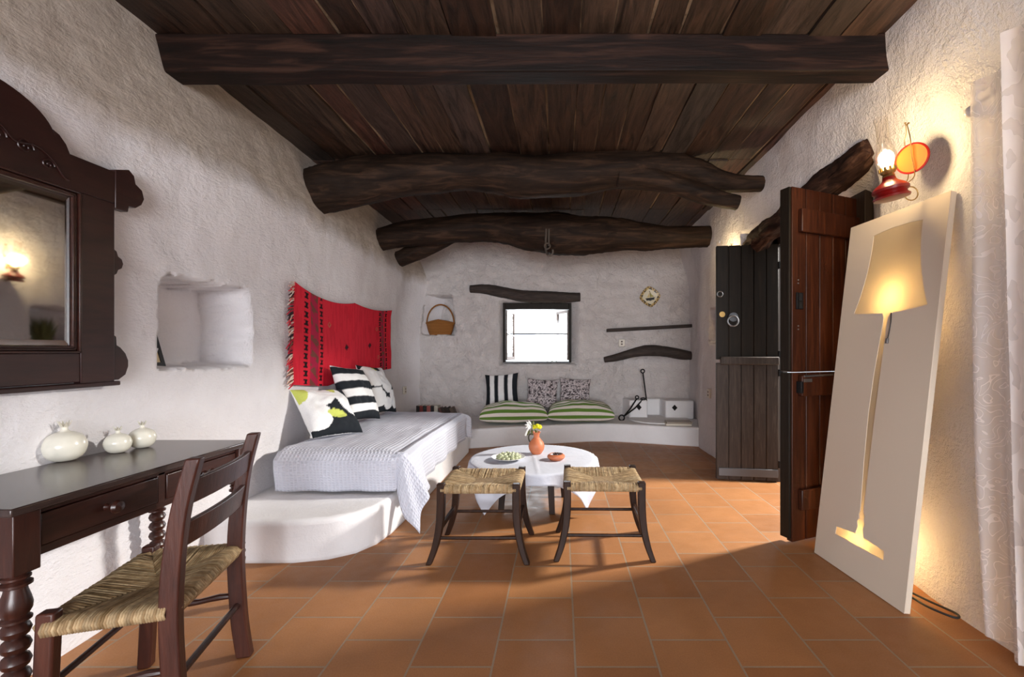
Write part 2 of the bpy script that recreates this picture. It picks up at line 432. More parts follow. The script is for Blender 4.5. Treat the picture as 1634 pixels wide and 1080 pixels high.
def rect_sdf(a, b, ca, cb, ha, hb, r=.04):
    qa, qb = abs(a-ca)-ha+r, abs(b-cb)-hb+r
    return hypot(max(qa, 0), max(qb, 0))+min(max(qa, qb), 0)-r
def niche(a, b, ca, cb, ha, hb, depth, rough=.02, edge=.018):
    d = rect_sdf(a, b, ca, cb, ha, hb)+rough*nz(a*9, b*9, 5)+rough*.5*nz(a*25, b*25, 6)
    return depth*sm(0, -edge, d)

# left wall with its square niche
y0, y1, z0, z1 = -4.65, 6.75, -.05, 2.95
def fnL(u, v):
    y, z = y0+(y1-y0)*u, z0+(z1-z0)*v
    h = niche(y, z, 2.50, 1.295, .36-.03*sm(1.3, 1.55, z), .235, .31, .02)
    return (wallL(y, z)-h, y, z)
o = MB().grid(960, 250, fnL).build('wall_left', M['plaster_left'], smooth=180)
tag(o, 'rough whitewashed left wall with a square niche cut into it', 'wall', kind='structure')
# right wall with the splayed doorway and a small niche
DY0, DY1, DZ = 2.87, 4.0, 2.12
def fnR(u, v):
    y, z = y0+(y1-y0)*u, z0+(z1-z0)*v
    x = wallR(y, z)
    e = .012*nz(y*7, z*7, 31)
    k = max(0, min(1, (y-2.50+e)/.34, (4.17-y+e)/.16, (2.235-z+e)/.10))
    x = x*(1-k)+1.97*k if k > 0 else x
    x += niche(y, z, 4.80, 1.42, .24, .2, .22, .015)
    return (x, y, z)
def keepR(u, v):
    y, z = y0+(y1-y0)*u, z0+(z1-z0)*v
    return not (DY0 < y < DY1 and z < DZ)
o = MB().grid(800, 210, fnR, keep=keepR).build('wall_right', M['plaster_rough'], smooth=180)
tag(o, 'bumpy whitewashed right wall around the open double doorway', 'wall', kind='structure')
# back wall: window hole, basket niche, hearth recess
BY = 6.4
WX0, WX1, WZ0, WZ1 = -.83, .15, .985, 1.84
bx0, bx1 = -2.6, 2.4
def fnB(u, v):
    x, z = bx0+(bx1-bx0)*u, z0+(z1-z0)*v
    y = BY+.018*nz(x*1.5, z*1.5, 41)+.009*nz(x*6, z*6, 42)
    y += niche(x, z, -1.735, 1.66, .245-.05*sm(1.45, 1.95, z), .285, .28, .012, .025)
    y += .11*sm(.0, .42, .62-abs(x-1.25))*sm(0, .1, 1.12-z)
    k = max(0, min(1, (x-(WX0-.05))/.05, ((WX1+.11)-x)/.11, (z-(WZ0-.04))/.04, (WZ1+.02-z)/.02)); y += .14*k
    return (x, y, z)
def keepB(u, v):
    x, z = bx0+(bx1-bx0)*u, z0+(z1-z0)*v
    return not (WX0 < x < WX1 and WZ0 < z < WZ1)
o = MB().grid(300, 180, fnB, keep=keepB).build('wall_back', M['plaster_back'], smooth=180)
tag(o, 'lumpy whitewashed back wall with the small window', 'wall', kind='structure')
m = MB(); m.box(-2.6, -1.1, -4.62, -4.5, 0, 2.95).box(1.75, 2.2, -4.62, -4.5, 0, 2.95).box(-1.1, 1.75, -4.62, -4.5, 2.35, 2.95)  # unseen wall, its opening added to let fill light in
tag(m.build('wall_front', M['plaster']), 'white wall behind the viewer with a wide opening added to let fill light in', 'wall', kind='structure')
o = MB().box(-2.7, 2.4, -4.7, 6.8, -.2, 0).build('floor', M['floor'], smooth=0)
tag(o, 'floor of square terracotta tiles laid in staggered rows', 'floor', kind='structure')
o = MB().box(2.4, 14, -8, 16, -.25, -.02).box(-12, 2.4, 6.8, 20, -.25, -.02).box(-12, 2.4, -14, -4.7, -.25, -.02).build('courtyard_ground', M['ground'], smooth=0)
tag(o, 'pale sunlit courtyard ground outside the doorway', 'ground', kind='structure')
# ceiling boards
m = MB(); x = -2.45; cuts = [-4.7, -2.0, .2, 2.33, 3.75, 5.05, 6.9]
while x < 2.3:
    w = random.uniform(.15, .235)
    for a, b in zip(cuts[:-1], cuts[1:]):
        j = random.uniform(-.012, .012); z = 2.735+random.uniform(-.010, .010); s = random.uniform(-.007, .007)
        x0_, x1_ = x+random.uniform(.002, .007), x+w-random.uniform(.002, .010)
        ns = max(3, int((b-a)/.12)); vs = []
        for i in range(ns+1):
            y = a+(b-a)*i/ns; q = i/ns; zz = z+j*.3*q+.004*nz(x*5, y*2.5, 3)
            l_ = x0_+s*(1-2*q)+.007*nz(x*31, y*4, 1)+.004*nz(x*31, y*14, 2); r_ = x1_-s*(2*q-1)*-1*0-s*q+.007*nz(x*31+9, y*4, 1)+.004*nz(x*31+9, y*14, 2)
            vs += [(l_, y, zz), (r_, y, zz+.003*nz(x, y*2)), (r_, y, zz+.03), (l_, y, zz+.03)]
        m.add(vs, [(i*4+k_, i*4+(k_+1) % 4, i*4+4+(k_+1) % 4, i*4+4+k_) for i in range(ns) for k_ in range(4)]+[(0, 1, 2, 3), (ns*4, ns*4+1, ns*4+2, ns*4+3)])
    x += w
ce = m.build('ceiling', M['boards'], smooth=0)
tag(ce, 'ceiling of dark weathered boards running front to back', 'ceiling', kind='structure')
MB().box(-2.7, 2.4, -4.75, 6.95, 2.748, 2.95).build('mortar_bed', M['mortar'], ce, smooth=0)

# plaster bed platform with rounded step
pl = [(-2.15, 2.43), (-1.45, 2.44), (-1.28, 2.48), (-1.16, 2.56), (-1.09, 2.68), (-1.06, 2.84), (-1.045, 3.2), (-1.04, 5.12), (-2.4, 5.12), (-2.3, 3.2)]
o = MB().prism(pl, lambda a, b: (a, b, -.01), lambda a, b: (a, b, .232)).build('bed_platform', M['plaster_smooth'], bevel=.03, seg=4)
tag(o, 'low white plaster bed platform with a rounded front step', 'platform', kind='structure')
bn = [(-2.45, 6.6), (-2.45, 5.2), (-1.1, 5.31), (-.6, 5.48), (0, 5.63), (.35, 5.72), (.62, 5.74), (1.0, 5.63), (1.4, 5.49), (1.72, 5.40), (2.2, 5.38), (2.2, 6.6)]
o = MB().prism(bn, lambda a, b: (a, b, -.01), lambda a, b: (a, b, .228)).build('wall_bench', M['plaster_smooth'], bevel=.025, seg=4)
tag(o, 'long low white plaster bench along the back wall', 'bench', kind='structure')
# hearth on the bench
h = empty('hearth', 'small white plaster hearth with two cheeks at the right end of the bench', 'fireplace', (1.3, 6.2, .228), kind='structure')
MB().prism([(-.42, .3), (-.36, -.03), (-.12, -.06), (-.1, .2), (.1, .2), (.12, -.08), (.5, -.1), (.5, .3)], lambda a, b: (a, b, 0), lambda a, b: (a, b, .25)).build('cheek', M['plaster_smooth'], h, bevel=.02, seg=3)
MB().lathe([(.40, 0), (.40, .012), (.36, .02)], (.02, -.12, 0), 32).build('hearth_slab', M['plaster_smooth'], h)
for (x, y, sx) in ((-.235, -.052, .034), (.24, -.095, .036)):
    MB().prism([(x-sx, .155), (x, .115), (x+sx, .155), (x, .195)], lambda a, b, y=y: (a, y+.02, b), lambda a, b, y=y: (a, y-.006, b)).build('vent_hole', M['hole_dark'], h, smooth=0)

# ------------------------------------------------------------------ logs and beams
def log(name, rows, mat, label, cat='beam', n=36, seg=22, amp=.12, parent=None, squash=1.0):
    pr = spline(rows, seg); pts = [Vector(p[:3]) for p in pr]; rad = [p[3] for p in pr]
    m = MB(); m.tube(pts, rad, n)
    vs = []
    for i, v in enumerate(m.v):
        j = min(i//n, len(pts)-1); c = pts[j]; d = Vector(v)-c; r = rad[j]
        al = j*.035; u_ = d/max(r, 1e-6)
        q = 1+amp*1.1*nz(v[0]*3.5, v[1]*3.5, v[2]*3.5)+amp*.8*nz(u_.x*2.5+al*1.2, u_.y*2.5+al*.9, u_.z*2.5)+amp*.5*nz(u_.x*7+al*1.5, u_.y*7+al, u_.z*7+3)+amp*.25*nz(v[0]*22, v[1]*22, v[2]*22)
        if i//n in (0, len(pts)-1): q *= .93
        d = d*q; d.z *= squash
        vs.append(tuple(c+d))
    m.v = vs
    o = m.build(name, mat, parent, smooth=60)
    if label: tag(o, label, cat)
    return o
def P(px, py, Y): return ((px-VX)/F*Y, Y, CAMZ+(VY-py)/F*Y)
m = MB()
N = 40
def bm1(u, side): 
    return None
pts = []
for i in range(N+1):
    x = -2.25+4.1*i/N; t = i/N
    b = .010*nz(x*2, 1, 2); c = .008*nz(x*2.2, 5, 2); dz = .012*t
    pts.append([(x, 2.265+b, 2.548+dz+c), (x, 2.385+b, 2.55+dz+c), (x, 2.40+b, 2.74), (x, 2.255+b, 2.74)])
vs = [p for q in pts for p in q]; fs = []
for i in range(N):
    for k in range(4): fs.append((i*4+k, i*4+(k+1) % 4, i*4+4+(k+1) % 4, i*4+4+k))
fs += [(0, 1, 2, 3), (N*4+3, N*4+2, N*4+1, N*4)]
o = m.add(vs, fs).build('ceiling_beam', M['beam'], bevel=.008)
tag(o, 'straight square sawn ceiling beam nearest the viewer', 'beam', 'timbers under the ceiling')
k = 3.7/F
rows = [(*P(x, y, 3.7), r*k) for x, y, r in [(430, 308, 36), (505, 304, 36), (570, 291, 36), (650, 279, 32), (760, 274, 30), (860, 282, 33), (960, 272, 33), (1050, 266, 26), (1098, 272, 22), (1150, 290, 16), (1208, 293, 12), (1240, 290, 11)]]
lg = empty('ceiling_log', 'thick curved log beam forking at its right end, middle of the three timbers', 'beam', (0, 3.7, 2.6), group='timbers under the ceiling')
def reroot(o, e):
    for v in o.data.vertices: v.co -= e.location
    o.parent = e; return o
reroot(log('trunk', rows, M['log'], None), lg)
rows = [(*P(x, y, 3.66), r*k) for x, y, r in [(985, 280, 20), (1040, 284, 18), (1080, 296, 15), (1130, 313, 14), (1178, 324, 12)]]
reroot(log('branch', rows, M['log'], None), lg)
k = 5.05/F
rows = [(*P(x, y, 5.05), r*k) for x, y, r in [(560, 386, 17), (603, 382, 17), (660, 373, 20), (760, 364, 22), (820, 366, 26), (880, 372, 32), (930, 376, 30), (1000, 376, 24), (1060, 378, 19), (1113, 378, 17), (1150, 378, 17)]]
tag(log('ceiling_log', rows, M['log'], None), 'bumpy log beam farthest back, with an iron hook hanging from it', 'beam', 'timbers under the ceiling')
rows = [(*P(x, y, 5.2), r*5.2/F) for x, y, r in [(635, 414, 12), (665, 402, 13), (700, 386, 13), (722, 376, 11)]]
tag(log('brace_log', rows, M['log'], None), 'short slanted log stub propped under the left end of the farthest beam', 'beam')
k = 6.36/F
rows = [(*P(x, y, 6.37), r*k) for x, y, r in [(750, 461, 6), (775, 461, 7.5), (805, 467, 9), (840, 473, 9.5), (890, 474.5, 9), (926, 474, 7)]]
tag(log('window_lintel', rows, M['log_gray'], None, amp=.1), 'dark wavy log lintel set in the wall above the small window', 'lintel')
k = 6.3/F
rows = [(*P(x, y, 6.34), r*k) for x, y, r in [(964, 574, 4.5), (985, 570, 6), (1010, 563, 7.5), (1035, 559.5, 8.5), (1062, 561, 8.5), (1090, 566, 7.5), (1109, 568, 6.5)]]
tag(log('hearth_lintel', rows, M['log_gray'], None, amp=.1), 'arched dark log set in the wall over the hearth', 'lintel')
rows = [(1.72, 2.50, 2.285, .05), (1.73, 2.66, 2.255, .085), (1.735, 2.95, 2.235, .09), (1.74, 3.3, 2.205, .095), (1.74, 3.7, 2.165, .10), (1.74, 4.0, 2.12, .095), (1.74, 4.18, 2.08, .06)]
tag(log('door_lintel', rows, M['log_y'], None, amp=.3), 'ragged old log lintel over the open double doorway', 'lintel')
# mantel shelf
a, b = P(968, 527, 6.36), P(1105, 519.5, 6.36)
o = MB().hexa([(a[0], 6.30, a[2]-.025), (b[0], 6.30, b[2]-.025), (b[0], 6.5, b[2]-.025), (a[0], 6.5, a[2]-.025), (a[0], 6.30, a[2]+.02), (b[0], 6.30, b[2]+.02), (b[0], 6.5, b[2]+.02), (a[0], 6.5, a[2]+.02)]).build('mantel_shelf', M['log_gray'], bevel=.006)
tag(o, 'thin dark wooden mantel shelf under the painted wall plate', 'shelf')
# iron hook
hk = MB(); c = P(875, 388, 4.80)
hk.tube([(c[0]-.025, 4.83, c[2]+.16), (c[0]-.028, 4.83, c[2]+.05), (c[0]-.03, 4.83, c[2]-.06), (c[0]-.01, 4.79, c[2]-.13), (c[0]+.03, 4.79, c[2]-.135), (c[0]+.05, 4.79, c[2]-.1), (c[0]+.045, 4.79, c[2]-.07)], .011, 8)
hk.tube([(c[0]+.005, 4.83, c[2]+.16), (c[0]+.004, 4.83, c[2]+.05), (c[0]+.002, 4.83, c[2]-.02)], .010, 8)
hk.ring((c[0]-.012, 4.80, c[2]-.03), .03, .008, 'y', 16, 6)
tag(hk.build('iron_hook', M['hook']), 'old iron hook hanging from the farthest log beam', 'hook')

# ------------------------------------------------------------------ window
wy = BY+.10
w = empty('window_1', 'small dark framed casement window in the back wall, sashes ajar', 'window', ((WX0+WX1)/2, wy, WZ0), kind='structure')
hw, hh = (WX1-WX0)/2, WZ1-WZ0
fb = MB(); t = .035
fb.box(-hw, -hw+t, -.03, .05, 0, hh).box(hw-t, hw, -.03, .05, 0, hh).box(-hw+t, hw-t, -.03, .05, hh-.09, hh).box(-hw+t, hw-t, -.01, .05, 0, .012)
fb.build('window_frame', M['door_dark'], w, bevel=.004)
def sash(x, ang, wd, par):
    s = bpy.data.objects.new('sash', None)
    m = MB(); h0, h1 = .035, hh-.095
    sg = 1 if wd > 0 else -1; W_ = abs(wd)
    def bx(a0, a1, za, zb):
        xs = sorted((a0*sg, a1*sg)); m.box(xs[0], xs[1], -.015, .015, za, zb)
    bx(0, .035, h0, h1); bx(W_-.035, W_, h0, h1); bx(.035, W_-.035, h1-.035, h1); bx(.035, W_-.035, h0, h0+.045); bx(.035, W_-.035, (h0+h1)/2-.012, (h0+h1)/2+.012)
    o = m.build('sash', M['white_glaze'] if False else M['sash'], par, bevel=.003)
    o.location = (x, .02, 0); o.rotation_euler = (0, 0, ang)
    g = MB(); xs = sorted((.035*sg, (W_-.035)*sg)); g.box(xs[0], xs[1], -.002, .002, h0+.045, h1-.035); g.build('pane', M['glass'], o, smooth=0)
M['sash'] = wood('pale_sash_wood', dk(66, 50, 42), dk(92, 74, 64), dk(124, 104, 92), .6)
sash(-hw+t, R(80), .42, w); sash(hw-t, R(-66), -.42, w)
MB().box(-hw+t, hw-t, .035, .045, hh*.475, hh*.475+.014).build('glazing_bar', M['iron'], w, smooth=0)
MB().box(-hw+t, hw-t, .038, .042, .03, hh-.09).build('pane', M['glass'], w, smooth=0)
# outside: shrub seen through the window
m = MB(); random.seed(3)
for i in range(900):
    a, b, r = random.uniform(0, 2*pi), random.uniform(-1, 1), random.random()**.4
    c = (-.2+.9*r*cos(a)*sqrt(1-b*b), 11+.7*r*sin(a)*sqrt(1-b*b), .45+.45*r*b); s = .05
    d = Vector((random.gauss(0, 1), random.gauss(0, 1), random.gauss(0, 1))).normalized(); e = d.orthogonal().normalized()
    c = Vector(c); m.add([c-d*s, c+e*s*.4, c+d*s, c-e*s*.4], [(0, 1, 2, 3)])
tag(m.build('garden_shrub', M['leaf'], smooth=0), 'pale washed-out shrub seen outside through the small window', 'shrub')

# ------------------------------------------------------------------ double door
fr = MB(); fx0, fx1 = 1.90, 1.99
fr.box(fx0, fx1, DY0-.05, DY0+.04, 0, DZ+.04).box(fx0, fx1, DY1-.04, DY1+.05, 0, DZ+.04).box(fx0, fx1, DY0+.04, DY1-.04, DZ-.04, DZ+.04)
tag(fr.build('door_frame', M['frame_wood'], bevel=.005), 'dark wooden frame set deep in the right wall doorway', 'door frame', kind='structure')
def planks(w, z0, z1, n, th, gap=.004, y=0, x0=0):
    m = MB()
    for i in range(n): m.box(x0+w*i/n+gap/2, x0+w*(i+1)/n-gap/2, y-th/2, y+th/2, z0, z1)
    m.box(x0+.004, x0+w-.004, y-th/2+.008, y+th/2-.008, z0+.004, z1-.004)
    return m
# far leaf: local x from hinge to free edge, face -y to the camera
HF = Vector((1.905, 3.955, 0)); TF = Vector((1.385, 4.035, 0))
d1 = empty('door_1', 'blackened plank half door, the far leaf of the doorway with a ring knocker', 'door', HF, atan2(TF.y-HF.y, TF.x-HF.x)+pi, kind='structure')
L = (TF-HF).length
up = planks(L, 1.075, 2.085, 5, .045, .006, 0, -L).build('upper_leaf', M['door_dark'], d1, bevel=.004)
lo = planks(L, .012, 1.045, 5, .045, .006, 0, -L).build('lower_leaf', M['door_dark_lower'], d1, bevel=.004)
MB().box(-L+.03, -.005, -.055, -.022, 1.03, 1.10).build('ledge_rail', M['door_dark_lower'], lo, bevel=.008)
MB().box(-L+.02, -.01, -.032, -.022, .045, .115).build('kick_plate', M['grey_metal'], lo, bevel=.003)
kx = -L+.145
MB().tube([(kx, -.022, 1.45), (kx, -.034, 1.45)], .04, 24).build('knocker_rose', M['grey_metal'], up)
MB().ring((kx-.008, -.048, 1.415), .045, .008, 'y', 28, 8).build('knocker_ring', M['steel'], up)
MB().tube([(-L+.05, -.022, 1.475), (-L+.05, -.03, 1.475)], .025, 20).build('lock_rose', M['brass'], up)
MB().ring((-L+.03, -.032, 1.655), .024, .0045, 'y', 20, 6).build('pull_ring', M['steel'], up)
for z in (.16, .96, 1.12, 1.9):
    MB().tube([(.006, -.018, z-.03), (.006, -.018, z+.03)], .012, 10).box(-.004, .03, -.03, -.02, z-.02, z+.02).build('hinge', M['iron'], up if z > 1.05 else lo)
# near leaf
HN = Vector((1.905, 2.925, 0)); TN = Vector((1.365, 2.70, 0))
d2 = empty('door_2', 'red-brown plank half door, the near leaf standing open beside the leaning canvas', 'door', HN, atan2(TN.y-HN.y, TN.x-HN.x)+pi, kind='structure')
L = (TN-HN).length
up = planks(L, 1.024, 2.13, 5, .04, .006, 0, -L).build('upper_leaf', M['door_red'], d2, bevel=.004)
lo = planks(L, .012, 1.02, 5, .04, .006, 0, -L).build('lower_leaf', M['door_red'], d2, bevel=.004)
for z in (1.86, ): MB().box(-L+.05, -.02, -.05, -.02, z, z+.14).build('ledger', M['door_red'], up, bevel=.006)
for z in (.88, .20): MB().box(-L+.05, -.02, -.05, -.02, z, z+.125).build('ledger', M['door_red'], lo, bevel=.006)
MB().box(-L-.012, -L+.03, -.012, .055, .03, 1.02).build('meeting_stile', M['door_dark'], lo, bevel=.004)
MB().box(-L-.012, -L+.03, -.012, .055, 1.03, 2.13).build('meeting_stile', M['door_dark'], up, bevel=.004)
m = MB(); m.box(-L+.03, -L+.085, -.03, -.02, 1.40, 1.50)
m.build('bolt_plate', M['iron'], up, bevel=.002)
for (z0_, z1_) in ((1.405, 1.44), (1.45, 1.495)):
    MB().box(-L+.045, -L+.07, -.034, -.029, z0_, z1_).build('bolt_slot', M['hole_dark'], up, smooth=0)
for z in (1.28, 1.30, 1.555, 1.575): MB().ball((-L+.05, -.022, z), .005, 8, 6).build('stud', M['steel'], up)
m = MB(); m.tube([(-L+.06, -.055, 1.0), (-L+.30, -.055, 1.005)], .006, 8); m.box(-L+.06, -L+.13, -.052, -.049, .965, .985)
m.build('latch_bar', M['steel'], lo)
MB().box(-L+.035, -L+.055, -.056, -.02, .9, .97).build('latch_keeper', M['iron'], lo, bevel=.002)

# ------------------------------------------------------------------ electrics on the walls
def outlet(x, y, z, ax, label, two=True, s=.042):
    e = empty('wall_outlet', label, 'outlet', (x, y, z))
    if ax == 'x': MB().box(-.012, .012, -s, s, -s*1.2, s*1.2).build('plate', M['plastic'], e, bevel=.004)
    else: MB().box(-s, s, -.012, .012, -s*1.2, s*1.2).build('plate', M['plastic'], e, bevel=.004)
    for dz in (-.018, .018):
        if ax == 'x': MB().box(-.014, .014, -.012, .012, dz-.01, dz+.01).build('socket', M['sash'], e, smooth=0)
        else: MB().box(-.012, .012, -.014, .014, dz-.01, dz+.01).build('socket', M['sash'], e, smooth=0)
p = P(992, 547, 6.38); outlet(p[0], 6.375, p[2], 'y', 'small white outlet between the mantel shelf and the hearth log')
yy = 6.1; outlet(wallL(yy, .62)+.012, yy, .62, 'x', 'small cream outlet at the far end of the left wall')
yy = 5.0; outlet(wallR(yy, .68)-.012, yy, .68, 'x', 'small white outlet on the right wall behind the black half door')

# ================================================================== cushions
def gat(a, pw):   # gathers samples toward the seams
    g = .85/pw; q = 1-(1-abs(a))**g; return q if a >= 0 else -q
def cushion(name, w, h, t, cf, label, cat, loc, rz=0, tilt=0, roll=0, res=48, seed=0, group=None, back=1, pinch=.1, lump=.03, mat=None, power=.42):
    m = MB(); n = res
    for sgn in (-1, 1):
        def fn(u, v):
            a, b = 2*u-1, 2*v-1
            # gather samples toward the border
            a = gat(a, power); b = gat(b, power)
            x = w/2*a*(1-pinch*(1-b*b)*abs(a)); z = h/2*b*(1-pinch*(1-a*a)*abs(b))
            th = t/2*max(0, (1-a**2)*(1-b**2))**power
            edge = (1-a**2)*(1-b**2)
            if sgn > 0: th *= back
            th *= 1+.35*min(1, back)*nz(a*1.6+seed, b*1.6, seed*3.1+sgn)
            th += lump*edge**.5*nz(a*5+seed, b*5, seed+sgn*7)*t*4
            return (x, sgn*th, z+h/2)
        def cfn(u, v): return cf(.5+.5*gat(2*u-1, power), .5+.5*gat(2*v-1, power), sgn)
        m.grid(n, n, fn, cfn)
    o = m.build(name, mat or M['pattern'], smooth=180, weld=1e-5)
    o.location = loc; o.rotation_euler = (-tilt, roll, rz)
    return tag(o, label, cat, group)
BLK, WHT, LIME = lin(34, 38, 43), lin(236, 236, 236), lin(198, 206, 104)
GRN, CRM = lin(96, 128, 56), lin(226, 216, 208)
def inell(u, v, cx, cy, rx, ry, ang=0):
    du, dv = u-cx, v-cy; c, s = cos(ang), sin(ang)
    return ((du*c+dv*s)/rx)**2+((-du*s+dv*c)/ry)**2 < 1
def poppy(u, v, s):
    if s > 0: return WHT
    if inell(u, v, .0, .9, .17, .22): return LIME
    if inell(u, v, .52, .36, .19, .085, -.2): return LIME
    if inell(u, v, .66, .97, .07, .14): return LIME
    if inell(u, v, .14, .36, .27, .28) or inell(u, v, .32, .78, .27, .24) or inell(u, v, .74, .70, .16, .42, .45) or inell(u, v, .12, .70, .2, .25): return WHT
    return BLK
def bigflower(u, v, s):
    if s > 0: return WHT
    for e in ((.25, .75, .30, .24), (.62, .62, .22, .26), (.82, .86, .16, .16), (.20, .30, .26, .2), (.82, .25, .22, .2), (.5, .15, .16, .13)):
        if inell(u, v, *e): return LIME if inell(u, v, .45, .97, .08, .1) else WHT
    return BLK
def hstripe(n, c1, c2, vert=False, off=0):
    def f(u, v, s):
        t = u if vert else v
        return c1 if int(t*n+off) % 2 == 0 else c2
    return f
def floral(seed, sc=9):
    def f(u, v, s):
        a = nz(u*sc+seed, v*sc, seed); b = nz(u*sc*1.7+3, v*sc*1.7+seed, 2)
        d = abs(a) < .07 or abs(b) < .06 or a > .42
        return lin(70, 62, 66) if d else lin(206, 196, 198)
    return f
BZ = .50
def bedc(px, dx, w, h, t, cf, label, rz, tilt, seed, roll=0, **kw):
    pass
cushion('throw_pillow', .45, .42, .17, poppy, 'pillow with white petals on black and lime accents, front of the three on the bed', 'pillow', (-1.655, 3.37, BZ+.02), R(68), R(38), R(4), 80, 1, 'pillows on the bed', 1, .07, .02)
cushion('throw_pillow', .50, .50, .17, hstripe(7, BLK, WHT, off=.2), 'black and white striped pillow between the two flowered pillows on the bed', 'pillow', (-1.70, 3.93, BZ+.05), R(84), R(24), R(6), 80, 2, 'pillows on the bed', 1, .07, .02)
cushion('throw_pillow', .48, .50, .17, bigflower, 'pillow with big white blossoms on black, far end of the bed', 'pillow', (-1.74, 4.46, BZ+.035), R(84), R(22), R(5), 80, 3, 'pillows on the bed', 1, .07, .02)
BT = .228
cushion('throw_pillow', .47, .46, .13, hstripe(7, BLK, WHT, True), 'small black and white striped pillow left of the window bench cushions', 'pillow', (-.80, 6.16, BT+.16), R(-4), R(13), R(-4), 56, 4, 'pillows on the window bench')
cushion('throw_pillow', .44, .42, .13, floral(1, 8), 'grey floral print pillow beside the small striped pillow on the bench', 'pillow', (-.27, 6.19, BT+.13), 0, R(16), R(3), 72, 5, 'pillows on the window bench')
cushion('throw_pillow', .44, .42, .13, floral(5, 12), 'finely patterned grey pillow, rightmost on the window bench', 'pillow', (.19, 6.19, BT+.14), R(6), R(17), R(4), 72, 6, 'pillows on the window bench')
def flat_cushion(w, d, t, label, loc, rz, seed):
    pw, N_ = .22, 800; arc = {}; GA = 4.0
    for s_, tt in ((-1, t/2), (1, t/2*.55)):
        acc = [0]; pv = None
        for i in range(N_+1):
            b = 2*i/N_-1; b = (1 if b >= 0 else -1)*(1-(1-abs(b))**GA); q = (d/2*b, tt*max(0, 1-b*b)**pw)
            if pv: acc.append(acc[-1]+hypot(q[0]-pv[0], q[1]-pv[1]))
            pv = q
        arc[s_] = acc
    def cf(u, v, s):
        a = arc[s][int(N_*(1+(1 if v > .5 else -1)*(1-(1-abs(2*v-1))**(1/GA)))/2)]*(-s)+.030
        return GRN if int(a/.046+100) % 2 == 0 else CRM
    o = cushion('bench_cushion', w, d, t, cf, label, 'cushion', loc, rz, R(90), 0, 90, seed, 'green striped bench cushions', .5, .05, .006, None, .22)
    return o
flat_cushion(.84, .50, .34, 'green and cream striped floor cushion, left one on the bench', (-.58, 5.56, BT+.098), R(6), 7)
flat_cushion(.84, .50, .34, 'green and cream striped floor cushion, right one on the bench', (.255, 5.66, BT+.098), R(1), 8)

# ================================================================== bed
MB().box(-1.80, -1.10, 2.99, 4.72, .234, .47).build('mattress', M['sheet'], bevel=.05, seg=4)
tag(bpy.data.objects['mattress'], 'grey-white mattress under the bedspread on the plaster platform', 'mattress')
def bedspread():
    Xl, Xr, Yf, Yb, H, rr = -1.83, -1.055, 2.93, 4.76, .495, .05
    over_s, over_f, over_b = .285, .37, .0
    m = MB(); st = .018
    nu = int((Xr-Xl+over_s)/st); nv = int((Yb-Yf+over_f+.12)/st)
    uvs = []
    def fn(u, v):
        s = (Xr-Xl+over_s)*u; t = -over_f+(Yb+.12-Yf+over_f)*v
        ox = max(0, s-(Xr-Xl)); oy = max(0, -t); ob = max(0, t-(Yb-Yf))
        x = Xl+min(s, Xr-Xl); y = Yf+min(max(t, 0), Yb-Yf); z = H
        uvs.append((s, t))
        wv = .010*nz(x*5, y*3.5, 1)+.006*nz(x*14, y*5, 4)
        if ox > 0 and oy > 0:
            k_ = .70+.30*sm(0, .16, ox); r = (ox**1.5+(oy*k_)**1.5)**(2/3); th = atan2(oy*k_, ox)
            fl = .05+.11*ox/.285+.27*r*sin(2*th)+.03*sin(th*7)*r/.3
            dx, dy = cos(th), sin(th); z = H-max(0, r-.03)*.98
            return (x+dx*fl*.95, y-dy*fl*.45-.01, max(z, .012)+wv*.2)
        if ox > 0:
            fl = .05*sm(0, .06, ox)+.11*ox/.285*sm(.45, 0, t)+.045*ox+.014*ox/.3*sin(t*16+nz(t*3, 0, 8)*3)
            dd = max(0, ox-.02)
            if ob > 0: fl += ob*.35
            dd *= 1-.06*sm(.6, 1.8, t)
            return (x+fl, y+ob*.5+.01*sin(s*30), H-dd+wv*.3-ob*.2)
        if oy > 0:
            o2 = oy*.70; fl = .06*sm(0, .07, o2)-.02*sm(.1, .26, o2)+.008*sin(s*22)*o2/.26
            return (x, y-fl, H-max(0, o2-.018)+wv*.3)
        if ob > 0: return (x, y+.03*sm(0, .05, ob), H-max(0, ob-.01))
        ed = min(1, (Xr-Xl-s)/.10, t/.08) if True else 1
        dip = .020*(1-sm(0, 1, max(0, ed)))
        return (x, y, H+wv-dip+.012*sm(0, .4, Xr-Xl-s))
    m.grid(nu, nv, fn)
    o = m.build('bedspread', M['waffle'], smooth=180, solid=.006)
    uvl = o.data.uv_layers.new(name='UVMap')
    for lp in o.data.loops: uvl.data[lp.index].uv = uvs[lp.vertex_index]
    return tag(o, 'white waffle weave bedspread draped over the low bed', 'bedspread')
bedspread()

